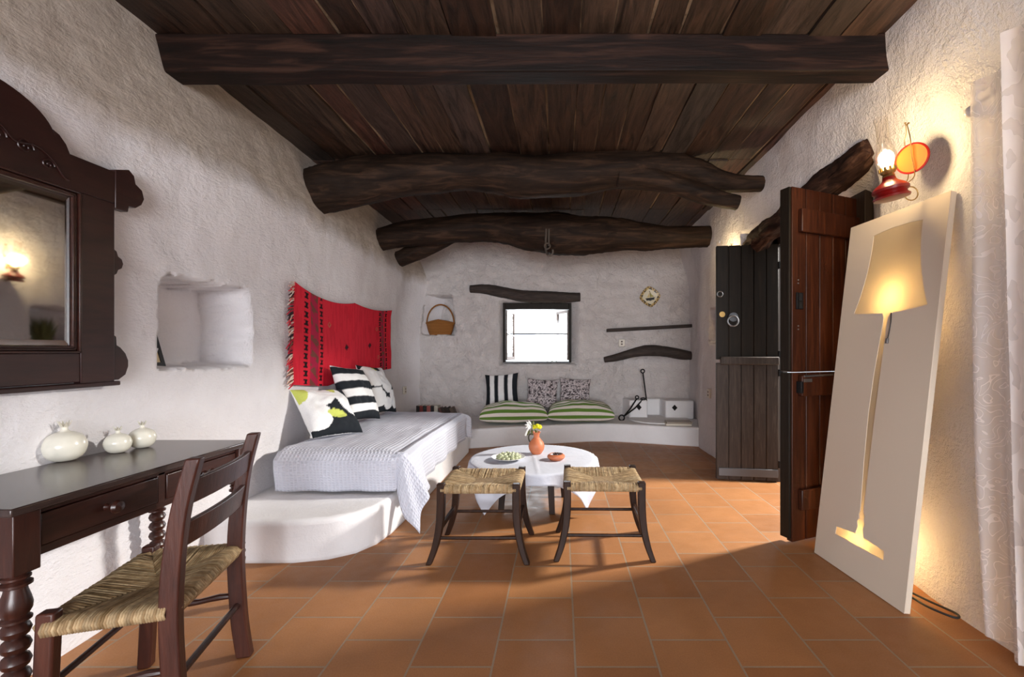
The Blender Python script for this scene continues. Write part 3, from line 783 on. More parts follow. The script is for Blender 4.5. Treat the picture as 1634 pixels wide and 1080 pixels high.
# ------------------------------------------------------------------ kilim
def kilim():
    Ya, Yb = 3.275, 5.50
    pk = [3.275, 4.37, 5.50]
    def top(y):
        a, b = (pk[0], pk[1]) if y < pk[1] else (pk[1], pk[2]); t = (y-a)/(b-a)
        return (1.655 if a == pk[0] else 1.615)*(1-t)+(1.612 if b == pk[1] else 1.645)*t-.22*t*(1-t)*(1.0 if a == pk[0] else .55)
    def bot(y): 
        t = (y-Ya)/(Yb-Ya)
        return .905-.075*sin(pi*min(1, t*1.15))+.045*sin(pi*max(0, (t-.25)/.4))*(.25 < t < .65)+.03*t
    RED, RED2, BK, PK, BR = lin(222, 40, 60), lin(212, 34, 54), lin(30, 16, 18), lin(176, 36, 70), lin(122, 70, 60)
    def cf(u, v):
        y = u*2.2
        base = RED if nz(u*60, v*4, 1) > -.1 else RED2
        def bars(c, w=.024, n=11, off=0):
            k = (v*n+off+.25*nz(c*9, v*3)) % 1
            ww = w*(.7 if .18 < k < .5 else 1.25)
            return abs(y-c) < ww and k < .68
        if .25 < y < .38:
            k = (v*6+.6*(y-.25)/.13) % 1
            c = BR if (k < .5 and nz(u*40, v*22, 3) > -.15) else PK
            base = c
        if bars(.19) or bars(.43, .021, 11, .4): return BK
        if 1.86 < y < 1.96: base = BR if nz(u*50, v*16, 3) > .1 else PK
        if bars(1.83, .024, 12) or bars(2.02, .024, 12, .3): return BK
        for (cy, cv) in ((.93, .42), (1.50, .46)):
            dd = abs(y-cy)/.045+abs(v-cv)/.045
            if .45 < dd < 1: return lin(90, 16, 24)
            if dd <= .45: return lin(40, 30, 40)
        for (cy, cv) in ((.58, .72), (.60, .2), (1.75, .25), (1.72, .7)):
            dd = abs(y-cy)/.035+abs(v-cv)/.035
            if .6 < dd < 1: return lin(190, 120, 90)
        return base
    e = empty('wall_kilim', 'red woven kilim with dark striped ends hung on the left wall', 'rug', (0, 0, 0))
    def fn(u, v):
        y = Ya+(Yb-Ya)*u; z = bot(y)+(top(y)-bot(y))*v; y -= .03*(1-v)*(1-2*u)-.03*(1-v)*(1-u)
        x = wallL(y, z)+.028+.004*nz(y*4, z*4, 6)
        return (x, y, z)
    MB().grid(260, 110, fn, cf).build('woven_field', M['pattern'], e, smooth=180, solid=.006)
    m = MB(); cols = []
    tones = [lin(210, 60, 66), lin(226, 190, 170), lin(60, 40, 44), lin(190, 40, 60), lin(120, 70, 60), lin(232, 214, 200)]
    for i in range(70):
        v = (i+.5)/70; p = Vector(fn(0, v)); n0 = len(m.v)
        l = random.uniform(.05, .085); dz = random.uniform(-.05, -.01)
        pts = [p+Vector((0, .004, 0)), p+Vector((random.uniform(.0, .012), -l*.5, dz*.3)), p+Vector((random.uniform(.0, .014), -l, dz))]
        m.tube(pts, [.004, .006, .003], 5); c = random.choice(tones); m.c += [c]*(len(m.v)-n0)
    f = m.build('fringe', M['pattern'], e); f['kind'] = 'stuff'; f['label'] = 'multicoloured knotted fringe'
kilim()

# ================================================================== low table with cloth
TC = (-.205, 3.42); TH = .345
t = empty('low_table', 'low round dark wooden table under a white cloth, between the stools and the bench', 'table', (TC[0], TC[1], 0))
MB().lathe([(.40, .315), (.44, .318), (.445, .33), (.44, .34), (.0, .34)], (0, 0, 0), 40).build('tabletop', M['stool_wood'], t)
for i in range(4):
    a = R(45)*0+pi/2*i+R(32); c, s = .27*cos(a), .27*sin(a)
    MB().hexa([(c-.02, s-.02, 0), (c+.02, s-.02, 0), (c+.02, s+.02, 0), (c-.02, s+.02, 0), (c*.9-.024, s*.9-.024, .316), (c*.9+.024, s*.9-.024, .316), (c*.9+.024, s*.9+.024, .316), (c*.9-.024, s*.9+.024, .316)]).build('leg', M['stool_wood'], t, bevel=.003)
m = MB()
for i in range(4):
    a = pi/2*i+R(32); b = a+pi/2
    m.tube([(.25*cos(a), .25*sin(a), .29), (.25*cos(b), .25*sin(b), .29)], .018, 6)
m.build('apron', M['stool_wood'], t)
def cloth():
    m = MB(); rot = R(7); Rr = .468; hs = .545
    def fn(u, v):
        a, b = (2*u-1)*hs, (2*v-1)*hs
        x, y = a*cos(rot)-b*sin(rot), a*sin(rot)+b*cos(rot)
        r = hypot(x, y); th = atan2(y, x)
        z = TH+.002*nz(x*9, y*9, 3)
        # fold creases through the middle
        z += .004*math.exp(-(a/.008)**2)+.003*math.exp(-(b/.008)**2)
        if r > Rr:
            o = r-Rr; f = .012+.08*o+.022*sin(th*13+1)*min(1, o/.1)*.7
            q = Rr+min(f, o); x, y = q*cos(th), q*sin(th); z = TH-max(0, o-.01)-.004
        elif r > Rr-.03: z -= .004*((r-Rr+.03)/.03)**2
        return (x, y, z)
    m.grid(90, 90, fn)
    o = m.build('tablecloth', M['linen'], smooth=180, solid=.003); o.location = (TC[0], TC[1], 0)
    tag(o, 'white linen cloth with hanging corners on the low round table', 'tablecloth')
cloth()
TT = TH+.004
# terracotta jug
J = (-.19, 3.52, TT)
j = empty('terracotta_jug', 'terracotta jug with a loop handle holding flowers on the low table', 'jug', J)
MB().lathe([(.034, 0), (.040, .006), (.058, .035), (.063, .06), (.056, .088), (.036, .112), (.023, .128), (.022, .148), (.030, .165), (.034, .172), (.028, .170), (.019, .15), (.018, .128)], (0, 0, 0), 32, caps=False).build('body', M['terracotta'], j)
MB().tube(spline([(-.024, 0, .150), (-.050, 0, .152), (-.062, 0, .130), (-.056, 0, .100), (-.040, 0, .088)], 5), .006, 8).build('handle', M['dark_tip'], j)
f = empty('white_flower', 'white trumpet flower drooping left out of the terracotta jug', 'flower', (J[0], J[1], TT+.06))
MB().tube(spline([(0, 0, -.02), (-.005, 0, .08), (-.02, -.01, .14), (-.04, -.012, .165)], 5), .003, 6).build('stem', M['stem'], f)
m = MB()
for k in range(6):
    a = k*pi/3; c = Vector((-.045, -.015, .165)); d = Vector((-.5+.5*cos(a), -.3, .6*sin(a)+.15)).normalized(); s = d.cross(Vector((0, 1, .2))).normalized()
    m.add([c, c+d*.02+s*.011, c+d*.05, c+d*.02-s*.011], [(0, 1, 2, 3)])
m.tube([(-.05, -.015, .155), (-.07, -.018, .125), (-.085, -.02, .085)], [.007, .006, .008], 8)
m.build('petals', M['petal_white'], f, solid=.002)
m = MB()
for c, d in (((-.035, -.01, .14), (.0, -.2, -1)), ((-.05, -.01, .13), (-.4, -.2, -.8)), ((-.01, 0, .13), (.25, -.2, -.7)), ((-.03, 0, .15), (.1, .2, 1))):
    c = Vector(c); d = Vector(d).normalized(); s = d.cross(Vector((0, 1, 0))).normalized()
    m.add([c, c+d*.025+s*.011, c+d*.055, c+d*.025-s*.011], [(0, 1, 2, 3)])
m.build('leaf', M['leaf'], f, solid=.0015)
f = empty('yellow_flower', 'yellow flower head upright in the terracotta jug', 'flower', (J[0]+.004, J[1], TT+.06))
MB().tube(spline([(0, 0, -.02), (.004, 0, .06), (.002, -.005, .13)], 5), .0025, 6).build('stem', M['stem'], f)
m = MB()
for k in range(9):
    a = k*2*pi/9; m.ball((.002+.026*cos(a), -.006+.02*sin(a), .150+.006*sin(3*a)), .013, 8, 6, (1, 1, .9))
m.ball((.002, -.006, .158), .018, 8, 6)
m.build('petals', M['petal_yellow'], f)
# plate of olives
PC = (-.385, 3.32, TT)
p = empty('serving_plate', 'white rimmed plate piled with pale green olives on the low table', 'plate', PC)
MB().lathe([(.05, 0), (.06, .002), (.095, .014), (.122, .024), (.122, .027), (.094, .018), (.06, .008), (0, .007)], (0, 0, 0), 40).build('dish', M['white_glaze'], p)
random.seed(11)
ol = MB().ball((0, 0, 0), .0135, 12, 8, (1.2, 1, .9)); base = None
spots = []
for ring_, n_, z_ in ((.078, 15, .0235), (.050, 10, .0215), (.020, 4, .0205), (.062, 9, .0375), (.032, 5, .038)):
    for i in range(n_):
        a = 2*pi*i/n_+ring_*40; spots.append((ring_*cos(a), ring_*sin(a), z_))
base = ol.build('olive', M['olive']); tag(base, 'pale green olive heaped on the white plate on the low table', 'olive', 'olives on the plate')
for i, s in enumerate(spots):
    o = base if i == 0 else base.copy()
    if i: COL.objects.link(o)
    o.location = (PC[0]+s[0], PC[1]+s[1], PC[2]+s[2]); o.rotation_euler = (random.uniform(-.4, .4), random.uniform(-.4, .4), random.uniform(0, 6))
# clay bowl
BC = (-.035, 3.33, TT)
b = empty('clay_bowl', 'small terracotta bowl of dark paste right of the jug', 'bowl', BC)
MB().lathe([(.045, 0), (.052, .004), (.066, .02), (.064, .032), (.052, .042), (.048, .043), (.048, .036), (.044, .028), (0, .026)], (0, 0, 0), 36).build('body', M['terracotta'], b)
m = MB(); m.lathe([(.045, .028), (.046, .038), (.03, .043), (0, .042)], (0, 0, 0), 24, caps=False)
for i in range(9): m.ball((.03*cos(i*2.4)*sqrt(i/9), .03*sin(i*2.4)*sqrt(i/9), .043), .007, 8, 6)
c = m.build('olive_paste', M['dark_food']); c.location = BC; tag(c, 'dark chunky paste filling the small terracotta bowl', 'food', kind='stuff')

# ================================================================== rush seats
def rush_seat(A, B, C_, D, z, n=30, wrap=.017, sag=.016):
    """A,B,C,D corner points (x,y) in order"""
    q = [Vector((*p_, 0)) for p_ in (A, B, C_, D)]; cen = sum(q, Vector())/4; m = MB()
    for s in range(4):
        a, b = q[s], q[(s+1) % 4]; L_ = (b-a).length; out = Vector(((b-a).y, -(b-a).x, 0)).normalized()
        if out.dot((a+b)/2-cen) < 0: out = -out
        r = L_/n/2*1.12
        for i in range(n):
            t = (i+.5)/n; p = a+(b-a)*t
            qd = a+(cen-a)*(2*t) if t < .5 else b+(cen-b)*(2*(1-t)); mm = 1-abs(2*t-1)
            jj = random.uniform(-.0015, .0015)
            pts = [p-out*.02+Vector((0, 0, z-.030)), p+out*(wrap*.75)+Vector((0, 0, z-.026)), p+out*wrap+Vector((0, 0, z-.010)), p+out*(wrap*.6)+Vector((0, 0, z+.004+jj)), p-out*.012+Vector((0, 0, z+.008+jj))]
            inn = qd+Vector((0, 0, z+.006-sag*mm**.8))
            if mm > .15:
                pts.append(p.lerp(qd, .5)+Vector((0, 0, z+.009-sag*mm**.8*.55+jj)))
            pts.append(inn)
            m.tube(pts, r, 6)
    m.add([tuple(a)[:2]+(z-.012,) for a in q]+[tuple(a)[:2]+(z-.03,) for a in q], [(0, 1, 2, 3), (7, 6, 5, 4), (0, 1, 5, 4), (1, 2, 6, 5), (2, 3, 7, 6), (3, 0, 4, 7)])
    return m
def bar4(pts, wx, wy):
    """rectangular section swept through points (z mostly up)"""
    m = MB(); vs = []; fs = []
    for j, (x, y, z) in enumerate(pts):
        a = wx[j] if isinstance(wx, (list, tuple)) else wx; b = wy[j] if isinstance(wy, (list, tuple)) else wy
        vs += [(x-a/2, y-b/2, z), (x+a/2, y-b/2, z), (x+a/2, y+b/2, z), (x-a/2, y+b/2, z)]
    for j in range(len(pts)-1):
        for k_ in range(4): fs.append((j*4+k_, j*4+(k_+1) % 4, j*4+4+(k_+1) % 4, j*4+4+k_))
    e = (len(pts)-1)*4; fs += [(3, 2, 1, 0), (e, e+1, e+2, e+3)]
    return m.add(vs, fs)
def make_stool(label, loc, rz):
    e = empty('rush_stool', label, 'stool', loc, rz, 'rush stools by the low table')
    hx, hy, H = .205, .180, .43
    for sx in (-1, 1):
        for sy in (-1, 1):
            pr = spline([(sx*(hx+.060), sy*(hy+.018), 0), (sx*(hx+.030), sy*(hy+.010), .085), (sx*(hx+.008), sy*(hy+.003), .19), (sx*hx, sy*hy, .30), (sx*(hx), sy*hy, H)], 5)
            bar4(pr, [.031+.011*min(1, p_[2]/.25) for p_ in pr], .040).build('leg', M['stool_wood'], e, bevel=.005)
    def at(z):  # leg offset at height
        return .008+.02*max(0, (.19-z)/.1)
    for sy in (-1, 1):
        z = .135 if sy < 0 else .15
        MB().tube([(-(hx+at(z)), sy*(hy+.004), z), (hx+at(z), sy*(hy+.004), z)], .0095, 8).build('stretcher', M['stool_wood'], e)
    for sx in (-1, 1):
        MB().box(sx*(hx+.008)-.008, sx*(hx+.008)+.008, -hy, hy, .165, .195).build('stretcher', M['stool_wood'], e, bevel=.003)
    rush_seat((-hx, -hy), (hx, -hy), (hx, hy), (-hx, hy), H-.022, 46, .019, .030).build('seat', M['rush'], e, smooth=60)
    return e
make_stool('dark wooden stool with a woven rush seat, nearer to the bed', (-.447, 2.635, 0), R(0))
make_stool('dark wooden stool with a woven rush seat, nearer to the open door', (.243, 2.67, 0), R(-1))

# ------------------------------------------------------------------ chair at the desk
ch = empty('ladder_back_chair', 'red-brown ladder-back chair with rush seat drawn up to the desk', 'chair', (-1.299, 1.468, 0), R(104))
bw, fw, by, fy, SH = .205, .215, -.13, .145, .43
for sx in (-1, 1):
    pr = spline([(sx*bw, by-.03, 0), (sx*bw, by-.01, .16), (sx*bw, by, .42), (sx*bw, by-.02, .66), (sx*bw, by-.06, .84)], 6)
    bar4(pr, .036, [.050 if p_[2] < .5 else .050-.012*(p_[2]-.5)/.34 for p_ in pr]).build('back_post', M['chair_wood'], ch, bevel=.005)
    pr = spline([(sx*(fw+.01), fy+.02, 0), (sx*(fw+.003), fy+.008, .2), (sx*fw, fy, .445)], 6)
    bar4(pr, .036, .042).build('front_leg', M['chair_wood'], ch, bevel=.006)
for z in (.575, .70):
    m = MB(); off = -.01-.022*(z-.55)/.15
    n_ = 10; vs = []
    for i in range(n_+1):
        x = -bw+2*bw*i/n_; y = by+off-.018*(1-(2*i/n_-1)**2)
        vs += [(x, y-.009, z), (x, y+.009, z), (x, y+.009-.012, z+.075), (x, y-.009-.012, z+.075)]
    fs = [(i*4+k_, i*4+(k_+1) % 4, i*4+4+(k_+1) % 4, i*4+4+k_) for i in range(n_) for k_ in range(4)]+[(3, 2, 1, 0), (n_*4, n_*4+1, n_*4+2, n_*4+3)]
    m.add(vs, fs).build('back_slat', M['chair_wood'], ch, bevel=.004)
MB().tube([(-bw, by-.01, .20), (bw, by-.01, .20)], .011, 10).build('stretcher', M['mahogany'], ch)
MB().tube([(-fw, fy+.01, .235), (fw, fy+.01, .235)], .010, 10).build('stretcher', M['mahogany'], ch)
for sx in (-1, 1):
    z = .225
    pts = [(sx*(bw+(fw-bw)*q), by-.01+(fy-by+.015)*q, z+.006*sin(q*9)) for q in [i/9 for i in range(10)]]
    MB().tube(pts, [.010, .010, .012, .0105, .010, .0125, .010, .010, .011, .010], 10).build('stretcher', M['mahogany'], ch)
rush_seat((-fw-.005, fy+.005), (fw+.005, fy+.005), (bw, by+.005), (-bw, by+.005), SH-.015, 42, .026, .026).build('seat', M['rush'], ch, smooth=60)

# ------------------------------------------------------------------ desk
dk_ = empty('writing_desk', 'dark wooden writing desk with two drawers and turned legs against the left wall', 'desk', (0, 0, 0))
DX0, DX1, DYa, DYb, DH = -1.865, -1.42, 1.165, 2.085, .74
MB().box(DX0, DX1, DYa, DYb, DH-.022, DH).build('desktop', M['desk_top'], dk_, bevel=.004)
m = MB(); m.box(DX0+.02, DX0+.04, DYa+.06, DYb-.06, .59, DH-.022).box(DX1-.045, DX1-.030, DYa+.07, DYb-.07, .582, .606).box(DX1-.045, DX1-.028, DYa+.07, DYb-.07, .700, DH-.022)
m.box(DX1-.045, DX1-.028, 1.622, 1.652, .6, .71)
m.box(DX0+.04, DX1-.06, DYa+.035, DYa+.053, .60, DH-.022).box(DX0+.04, DX1-.06, DYb-.053, DYb-.035, .60, DH-.022)
m.build('apron', M['mahogany'], dk_, bevel=.002)
for a, b in ((DYa+.088, 1.618), (1.656, DYb-.082)):
    d = MB().box(DX1-.30, DX1-.024, a, b, .608, .698).build('drawer', M['mahogany'], dk_, bevel=.003)
    yc = (a+b)/2
    m = MB(); prof = [(.012, 0), (.009, .008), (.0085, .014), (.017, .022), (.021, .033), (.016, .043), (.0, .047)]
    m.lathe(prof, (0, 0, 0), 18); m.v = [(DX1-.025+z, yc+x, .655+y) for x, y, z in m.v]
    m.build('knob', M['mahogany'], d)
def leg_profile():
    pr = [(.020, 0), (.022, .02), (.018, .05), (.017, .066), (.030, .072), (.031, .08), (.020, .088), (.0175, .10), (.021, .14), (.028, .185), (.031, .212), (.024, .226), (.018, .232), (.031, .240), (.031, .247), (.018, .254)]
    for i in range(4):   # bobbins
        z = .256+.042*i
        pr += [(.0175, z), (.026, z+.008), (.0305, z+.021), (.026, z+.034), (.0175, z+.0415)]
    pr += [(.031, .428), (.031, .434), (.024, .440), (.031, .455), (.032, .47), (.028, .49), (.023, .508), (.022, .517), (.032, .522), (.032, .529), (.023, .535), (.029, .541), (.029, .546), (.024, .551), (.030, .556)]
    return pr
for x in (DX1-.042, DX0+.04):
    for y in (DYa+.045, DYb-.045):
        l_ = MB().lathe(leg_profile(), (x, y, 0), 22).build('leg', M['mahogany_v'], dk_)
        MB().box(x-.032, x+.032, y-.032, y+.032, .555, DH-.022).build('leg_block', M['mahogany_v'], l_, bevel=.003)
# pomegranates
def pomegranate(loc, r, label, seed):
    e = empty('ceramic_pomegranate', label, 'ornament', loc, seed, 'ceramic pomegranates on the desk')
    k_ = r/.06
    MB().lathe([(a_*k_, b_*k_*1.14) for a_, b_ in spline([(.018, 0), (.034, .004), (.052, .020), (.060, .044), (.0585, .060), (.048, .079), (.030, .090), (.014, .096), (.0088, .104), (.010, .113), (.0, .110)], 4)], (0, 0, 0), 36).build('body', M['ivory'], e, smooth=60)
    m = MB()
    for i in range(6):
        a = i*pi/3+.3; c, s = cos(a), sin(a); w_ = .0058*k_
        b0 = Vector((.0095*k_*c, .0095*k_*s, .1255*k_)); t_ = Vector((-s, c, 0)); tip = Vector((.019*k_*c, .019*k_*s, .147*k_))
        m.add([b0-t_*w_, b0+t_*w_, tip], [(0, 1, 2)])
    m.build('crown', M['crown'], e, smooth=0, solid=.0025)
M['crown'] = ceramic('crown_glaze', lin(190, 184, 168), .3)
def desk_at(px, py): 
    Y = (CAMZ-DH)*F/(py-VY); return ((px-VX)/F*Y, Y, DH)
pomegranate(desk_at(103, 735), .061, 'large ivory ceramic pomegranate, nearest of three on the desk', .3)
pomegranate(desk_at(188, 722), .043, 'smallest ivory ceramic pomegranate, middle of three on the desk', 1.2)
pomegranate(desk_at(227, 714), .046, 'mid-sized ivory ceramic pomegranate, farthest of three on the desk', 2.2)

# ------------------------------------------------------------------ mirror
mr = empty('wall_mirror', 'dark carved wooden mirror with arched crest on the left wall', 'mirror', (-1.845, 1.42, 1.02))
mr.rotation_euler = (0, R(0), 0)
def YZ(x): return lambda a, b: (x, a, b)
TK = .03
def fr_part(name, outline, x0=-TK, x1=.0, parent=mr, bevel=.003):
    return MB().prism(outline, YZ(x0), YZ(x1)).build(name, M['mirror_wood'], parent, bevel=bevel)
for s in (-1, 1):
    out = [(s*.315, .0), (s*.446, .0), (s*.446, .74), (s*.315, .74)]
    fr_part('stile', out)
    # scrolled ears
    ear = [(s*.446, .01), (s*.47, .01), (s*.50, .03), (s*.512, .065), (s*.512, .09), (s*.50, .12), (s*.478, .145), (s*.462, .155), (s*.460, .19), (s*.446, .20)]
    fr_part('scroll', ear, -TK, -.006)
    fin = [(s*.446, .44), (s*.462, .452), (s*.468, .468), (s*.484, .478), (s*.490, .498), (s*.484, .516), (s*.468, .526), (s*.462, .545), (s*.446, .556)]
    fr_part('scroll', fin, -TK, -.006)
    top = [(s*.446, .72), (s*.50, .72), (s*.505, .745), (s*.535, .748), (s*.562, .770), (s*.575, .80), (s*.565, .835), (s*.535, .853), (s*.528, .885), (s*.505, .903), (s*.48, .893), (s*.446, .88)]
    fr_part('scroll', top, -TK, .004)
fr_part('bottom_rail', [(-.315, .01), (.315, .01), (.315, .122), (-.315, .122)], -TK, -.003)
MB().box(-.03, .012, -.46, .46, -.012, .006).build('base_moulding', M['mirror_wood'], mr, bevel=.004)
cr = [(-.446, .74)]+[(.446, .74), (.446, .87), (.275, .87)]
cr += [(.262, .90), (.24, .925), (.218, .935)]
for i in range(0, 25):
    a = R(12+156*i/24); cr.append((.222*cos(a)/cos(R(12)), .895+.135*sin(a)))
cr += [(-.218, .935), (-.24, .925), (-.262, .90), (-.275, .87), (-.446, .87)]
crest = fr_part('crest', cr, -TK, .001)
# carved scrolls on the crest
m = MB()
def spiral(cy, cz, r, turns, d, n=26):
    return [(.004, cy+d*r*(1-i/n)*cos(2*pi*turns*i/n), cz+r*(1-i/n)*sin(2*pi*turns*i/n)) for i in range(n+1)]
for s in (-1, 1):
    for cy, cz, r in ((.05, .84, .03), (.13, .832, .028), (.20, .80, .022)): m.tube(spiral(cy*s, cz, r, 1.6, s), .0032, 6)
    m.tube(spline([(.004, 0, .885), (.004, s*.06, .875), (.004, s*.10, .84), (.004, s*.16, .85), (.004, s*.21, .825), (.004, s*.25, .775), (.004, s*.27, .77)], 6), .0035, 6)
m.build('carving', M['mirror_wood'], crest)
m = MB(); a0, a1, b0, b1 = -.315, .315, .122, .74
for k_, (w_, x_) in enumerate(((0, .004), (.010, -.004), (.018, -.002))):
    m.box(x_-.012, x_, a0+w_, a1-w_, b0+w_, b0+w_+.008).box(x_-.012, x_, a0+w_, a1-w_, b1-w_-.008, b1-w_).box(x_-.012, x_, a0+w_, a0+w_+.008, b0+w_, b1-w_).box(x_-.012, x_, a1-w_-.008, a1-w_, b0+w_, b1-w_)
m.build('bead_moulding', M['mahogany'], mr, bevel=.002)
ga, gb, gc, gd = a0+.024, a1-.024, b0+.024, b1-.024; bv = .024
g = MB().add([(-.010, ga+bv, gc+bv), (-.010, gb-bv, gc+bv), (-.010, gb-bv, gd-bv), (-.010, ga+bv, gd-bv)], [(0, 1, 2, 3)]).build('mirror_glass', M['mirror'], mr, smooth=0)
MB().add([(-.0145, ga, gc), (-.0145, gb, gc), (-.0145, gb, gd), (-.0145, ga, gd), (-.010, ga+bv, gc+bv), (-.010, gb-bv, gc+bv), (-.010, gb-bv, gd-bv), (-.010, ga+bv, gd-bv)],
         [(0, 1, 5, 4), (1, 2, 6, 5), (2, 3, 7, 6), (3, 0, 4, 7)]).build('glass_bevel', M['mirror_bevel'], g, smooth=0)
MB().box(-.029, -.018, -.33, .33, .11, .75).build('backing_board', M['mahogany'], mr, smooth=0)

# ------------------------------------------------------------------ things in niches
pf = empty('picture_frame', 'black picture frame with cream mount leaning inside the left wall niche', 'picture frame', (-2.085, 2.26, 1.068))
pf.rotation_euler = (0, R(-16), 0)
m = MB(); w_, h_, b_ = .115, .245, .022
m.box(-.008, .008, -w_, -w_+b_, 0, h_).box(-.008, .008, w_-b_, w_, 0, h_).box(-.008, .008, -w_+b_, w_-b_, 0, b_).box(-.008, .008, -w_+b_, w_-b_, h_-b_, h_)
m.build('frame', M['black'], pf, bevel=.001)
MB().box(-.006, .003, -w_+b_, w_-b_, b_, h_-b_).build('mount', M['cream_mat'], pf, smooth=0)
# basket
bk = empty('wicker_basket', 'brown wicker basket with tall loop handle in the back wall niche', 'basket', (-1.735, 6.50, 1.378))
m = MB(); n_ = 36; rows_ = 8
for j in range(rows_+1):
    q = j/rows_
    for i in range(n_):
        a = 2*pi*i/n_; rx, ry = .145+.055*q**.7, .075+.03*q**.7
        m.v.append((rx*cos(a), ry*sin(a), .17*q+.045*q*sin(a)**2*0+.04*q*(1-abs(cos(a)))-.0))
for j in range(rows_):
    for i in range(n_): m.f.append((j*n_+i, j*n_+(i+1) % n_, (j+1)*n_+(i+1) % n_, (j+1)*n_+i))
m.f.append(tuple(range(n_)))
m.build('body', M['wicker'], bk, solid=.008, smooth=60)
m = MB(); m.tube([(.20*cos(2*pi*i/36), .105*sin(2*pi*i/36), .172+.04*(1-abs(cos(2*pi*i/36)))) for i in range(36)], .012, 8, closed=True)
m.build('rim', M['wicker'], bk)
MB().tube([(.196*cos(pi*i/20), 0, .17+.27*sin(pi*i/20)) for i in range(21)], .011, 8).build('handle', M['wicker'], bk)
# dried bouquet in the right wall niche (seen in the mirror)
db = empty('dried_bouquet', 'dry bushy bouquet in the right wall niche, seen in the mirror', 'plant', (1.74, 4.74, 1.225))
m = MB(); random.seed(21)
for i in range(420):
    a = random.uniform(0, 2*pi); r = random.random()**.5; tz = random.uniform(.03, .30)
    b0 = Vector((.02*cos(a), .03*sin(a), .0)); tip = Vector((.085*r*cos(a), .15*r*sin(a), tz)); s = Vector((random.gauss(0, 1), random.gauss(0, 1), random.gauss(0, 1))).normalized()*.006
    mid = b0.lerp(tip, .6); m.add([mid-s, tip, mid+s, b0], [(0, 1, 2, 3)])
dbm = m.build('twigs', M['dry'] if 'dry' in M else M['leaf'], db, smooth=0); dbm['kind'] = 'stuff'

# ------------------------------------------------------------------ books behind the bed
random.seed(5)
cl = [(34, 30, 30), (120, 44, 40), (30, 36, 34), (176, 96, 90), (30, 30, 34), (200, 196, 184), (92, 56, 48), (54, 44, 36), (44, 34, 26), (96, 82, 70)]
nm = ['black', 'dark red', 'blackish green', 'dusty pink', 'charcoal', 'cream', 'rusty brown', 'brown-black leaning', 'near-black tilted', 'grey-brown tilted']
ps = ['leftmost', 'second from the left', 'third from the left', 'fourth from the left', 'beside the pink one', 'in the middle of the row', 'right of the cream one', 'third from the right', 'second from the right', 'rightmost']
x = -1.93
for i, (c, n_, q_) in enumerate(zip(cl, nm, ps)):
    tk = random.uniform(.032, .05); hh_ = .19 if i < 6 else .17; wd = .13
    lean = 0 if i < 6 else R(24)
    e = empty('book', '%s book on the bench behind the bed, %s' % (n_, q_), 'book', (x, 6.02, .229), 0, 'books behind the bed')
    mm_ = Mat('book_cover_'+n_.replace(' ', '_').replace('-', '_'), lin(*c), .6).m
    m = MB(); m.box(0, .003, 0, wd, 0, hh_).box(tk-.003, tk, 0, wd, 0, hh_).box(0, tk, -.003, 0, 0, hh_); m.build('cover', mm_, e, smooth=0)
    MB().box(.003, tk-.003, 0, wd-.004, .003, hh_-.003).build('pages', M['paper'], e, smooth=0)
    if lean:
        e.rotation_euler = (0, -lean, 0); e.location.x += hh_*sin(lean); x += tk/cos(lean)*1.1
        e.location.z += 0
    else: x += tk+.002

# ------------------------------------------------------------------ hearth tools, magazine, wall plate
c0 = P(1025, 592, 6.40); c1 = P(1031, 640, 6.34)
m = MB(); m.tube([(c0[0]+.004, 6.375, c0[2]-.02), (c1[0], 6.30, c1[2]-.0)], .0095, 8); m.ring((c0[0], 6.375, c0[2]), .026, .0085, 'y', 18, 8)
tag(m.build('fire_poker', M['iron']), 'black iron poker with a ring end standing against the hearth wall', 'poker')
a = Vector(P(992, 661, 6.0)); b = Vector(P(1016, 636, 6.18)); b2 = Vector(P(1026, 637, 6.18))
a.z = .262; 
m = MB(); m.tube([a+Vector((.03, .02, .015)), (a+b)/2+Vector((.02, .0, .0)), b], .010, 8); m.tube([a+Vector((.03, .02, .015)), (a+b2)/2+Vector((.03, 0, 0)), b2], .010, 8)
m.ring((a[0], a[1], a[2]), .036, .010, 'y', 18, 8); m.ring((b[0]+.004, b[1], b[2]+.018), .022, .008, 'y', 16, 8)
m.tube([b2+Vector((.03*cos(t_*2*pi/14), 0, .014*sin(t_*2*pi/14)+.005)) for t_ in range(14)], .008, 8, closed=True)
tag(m.build('fire_tongs', M['iron']), 'black iron tongs with looped handles leaning on the hearth', 'tongs')
mg = empty('magazine_stack', 'pair of thick pale magazines lying on the bench before the hearth', 'magazine', (1.47, 5.66, .229), R(-6))
M['mag'] = ceramic('magazine_cover', lin(150, 136, 120), .4)
MB().box(-.16, .15, -.10, .12, 0, .022).build('pages', M['paper'], mg, bevel=.002)
MB().box(-.15, .16, -.09, .12, .023, .042).build('cover', M['mag'], mg, bevel=.002)
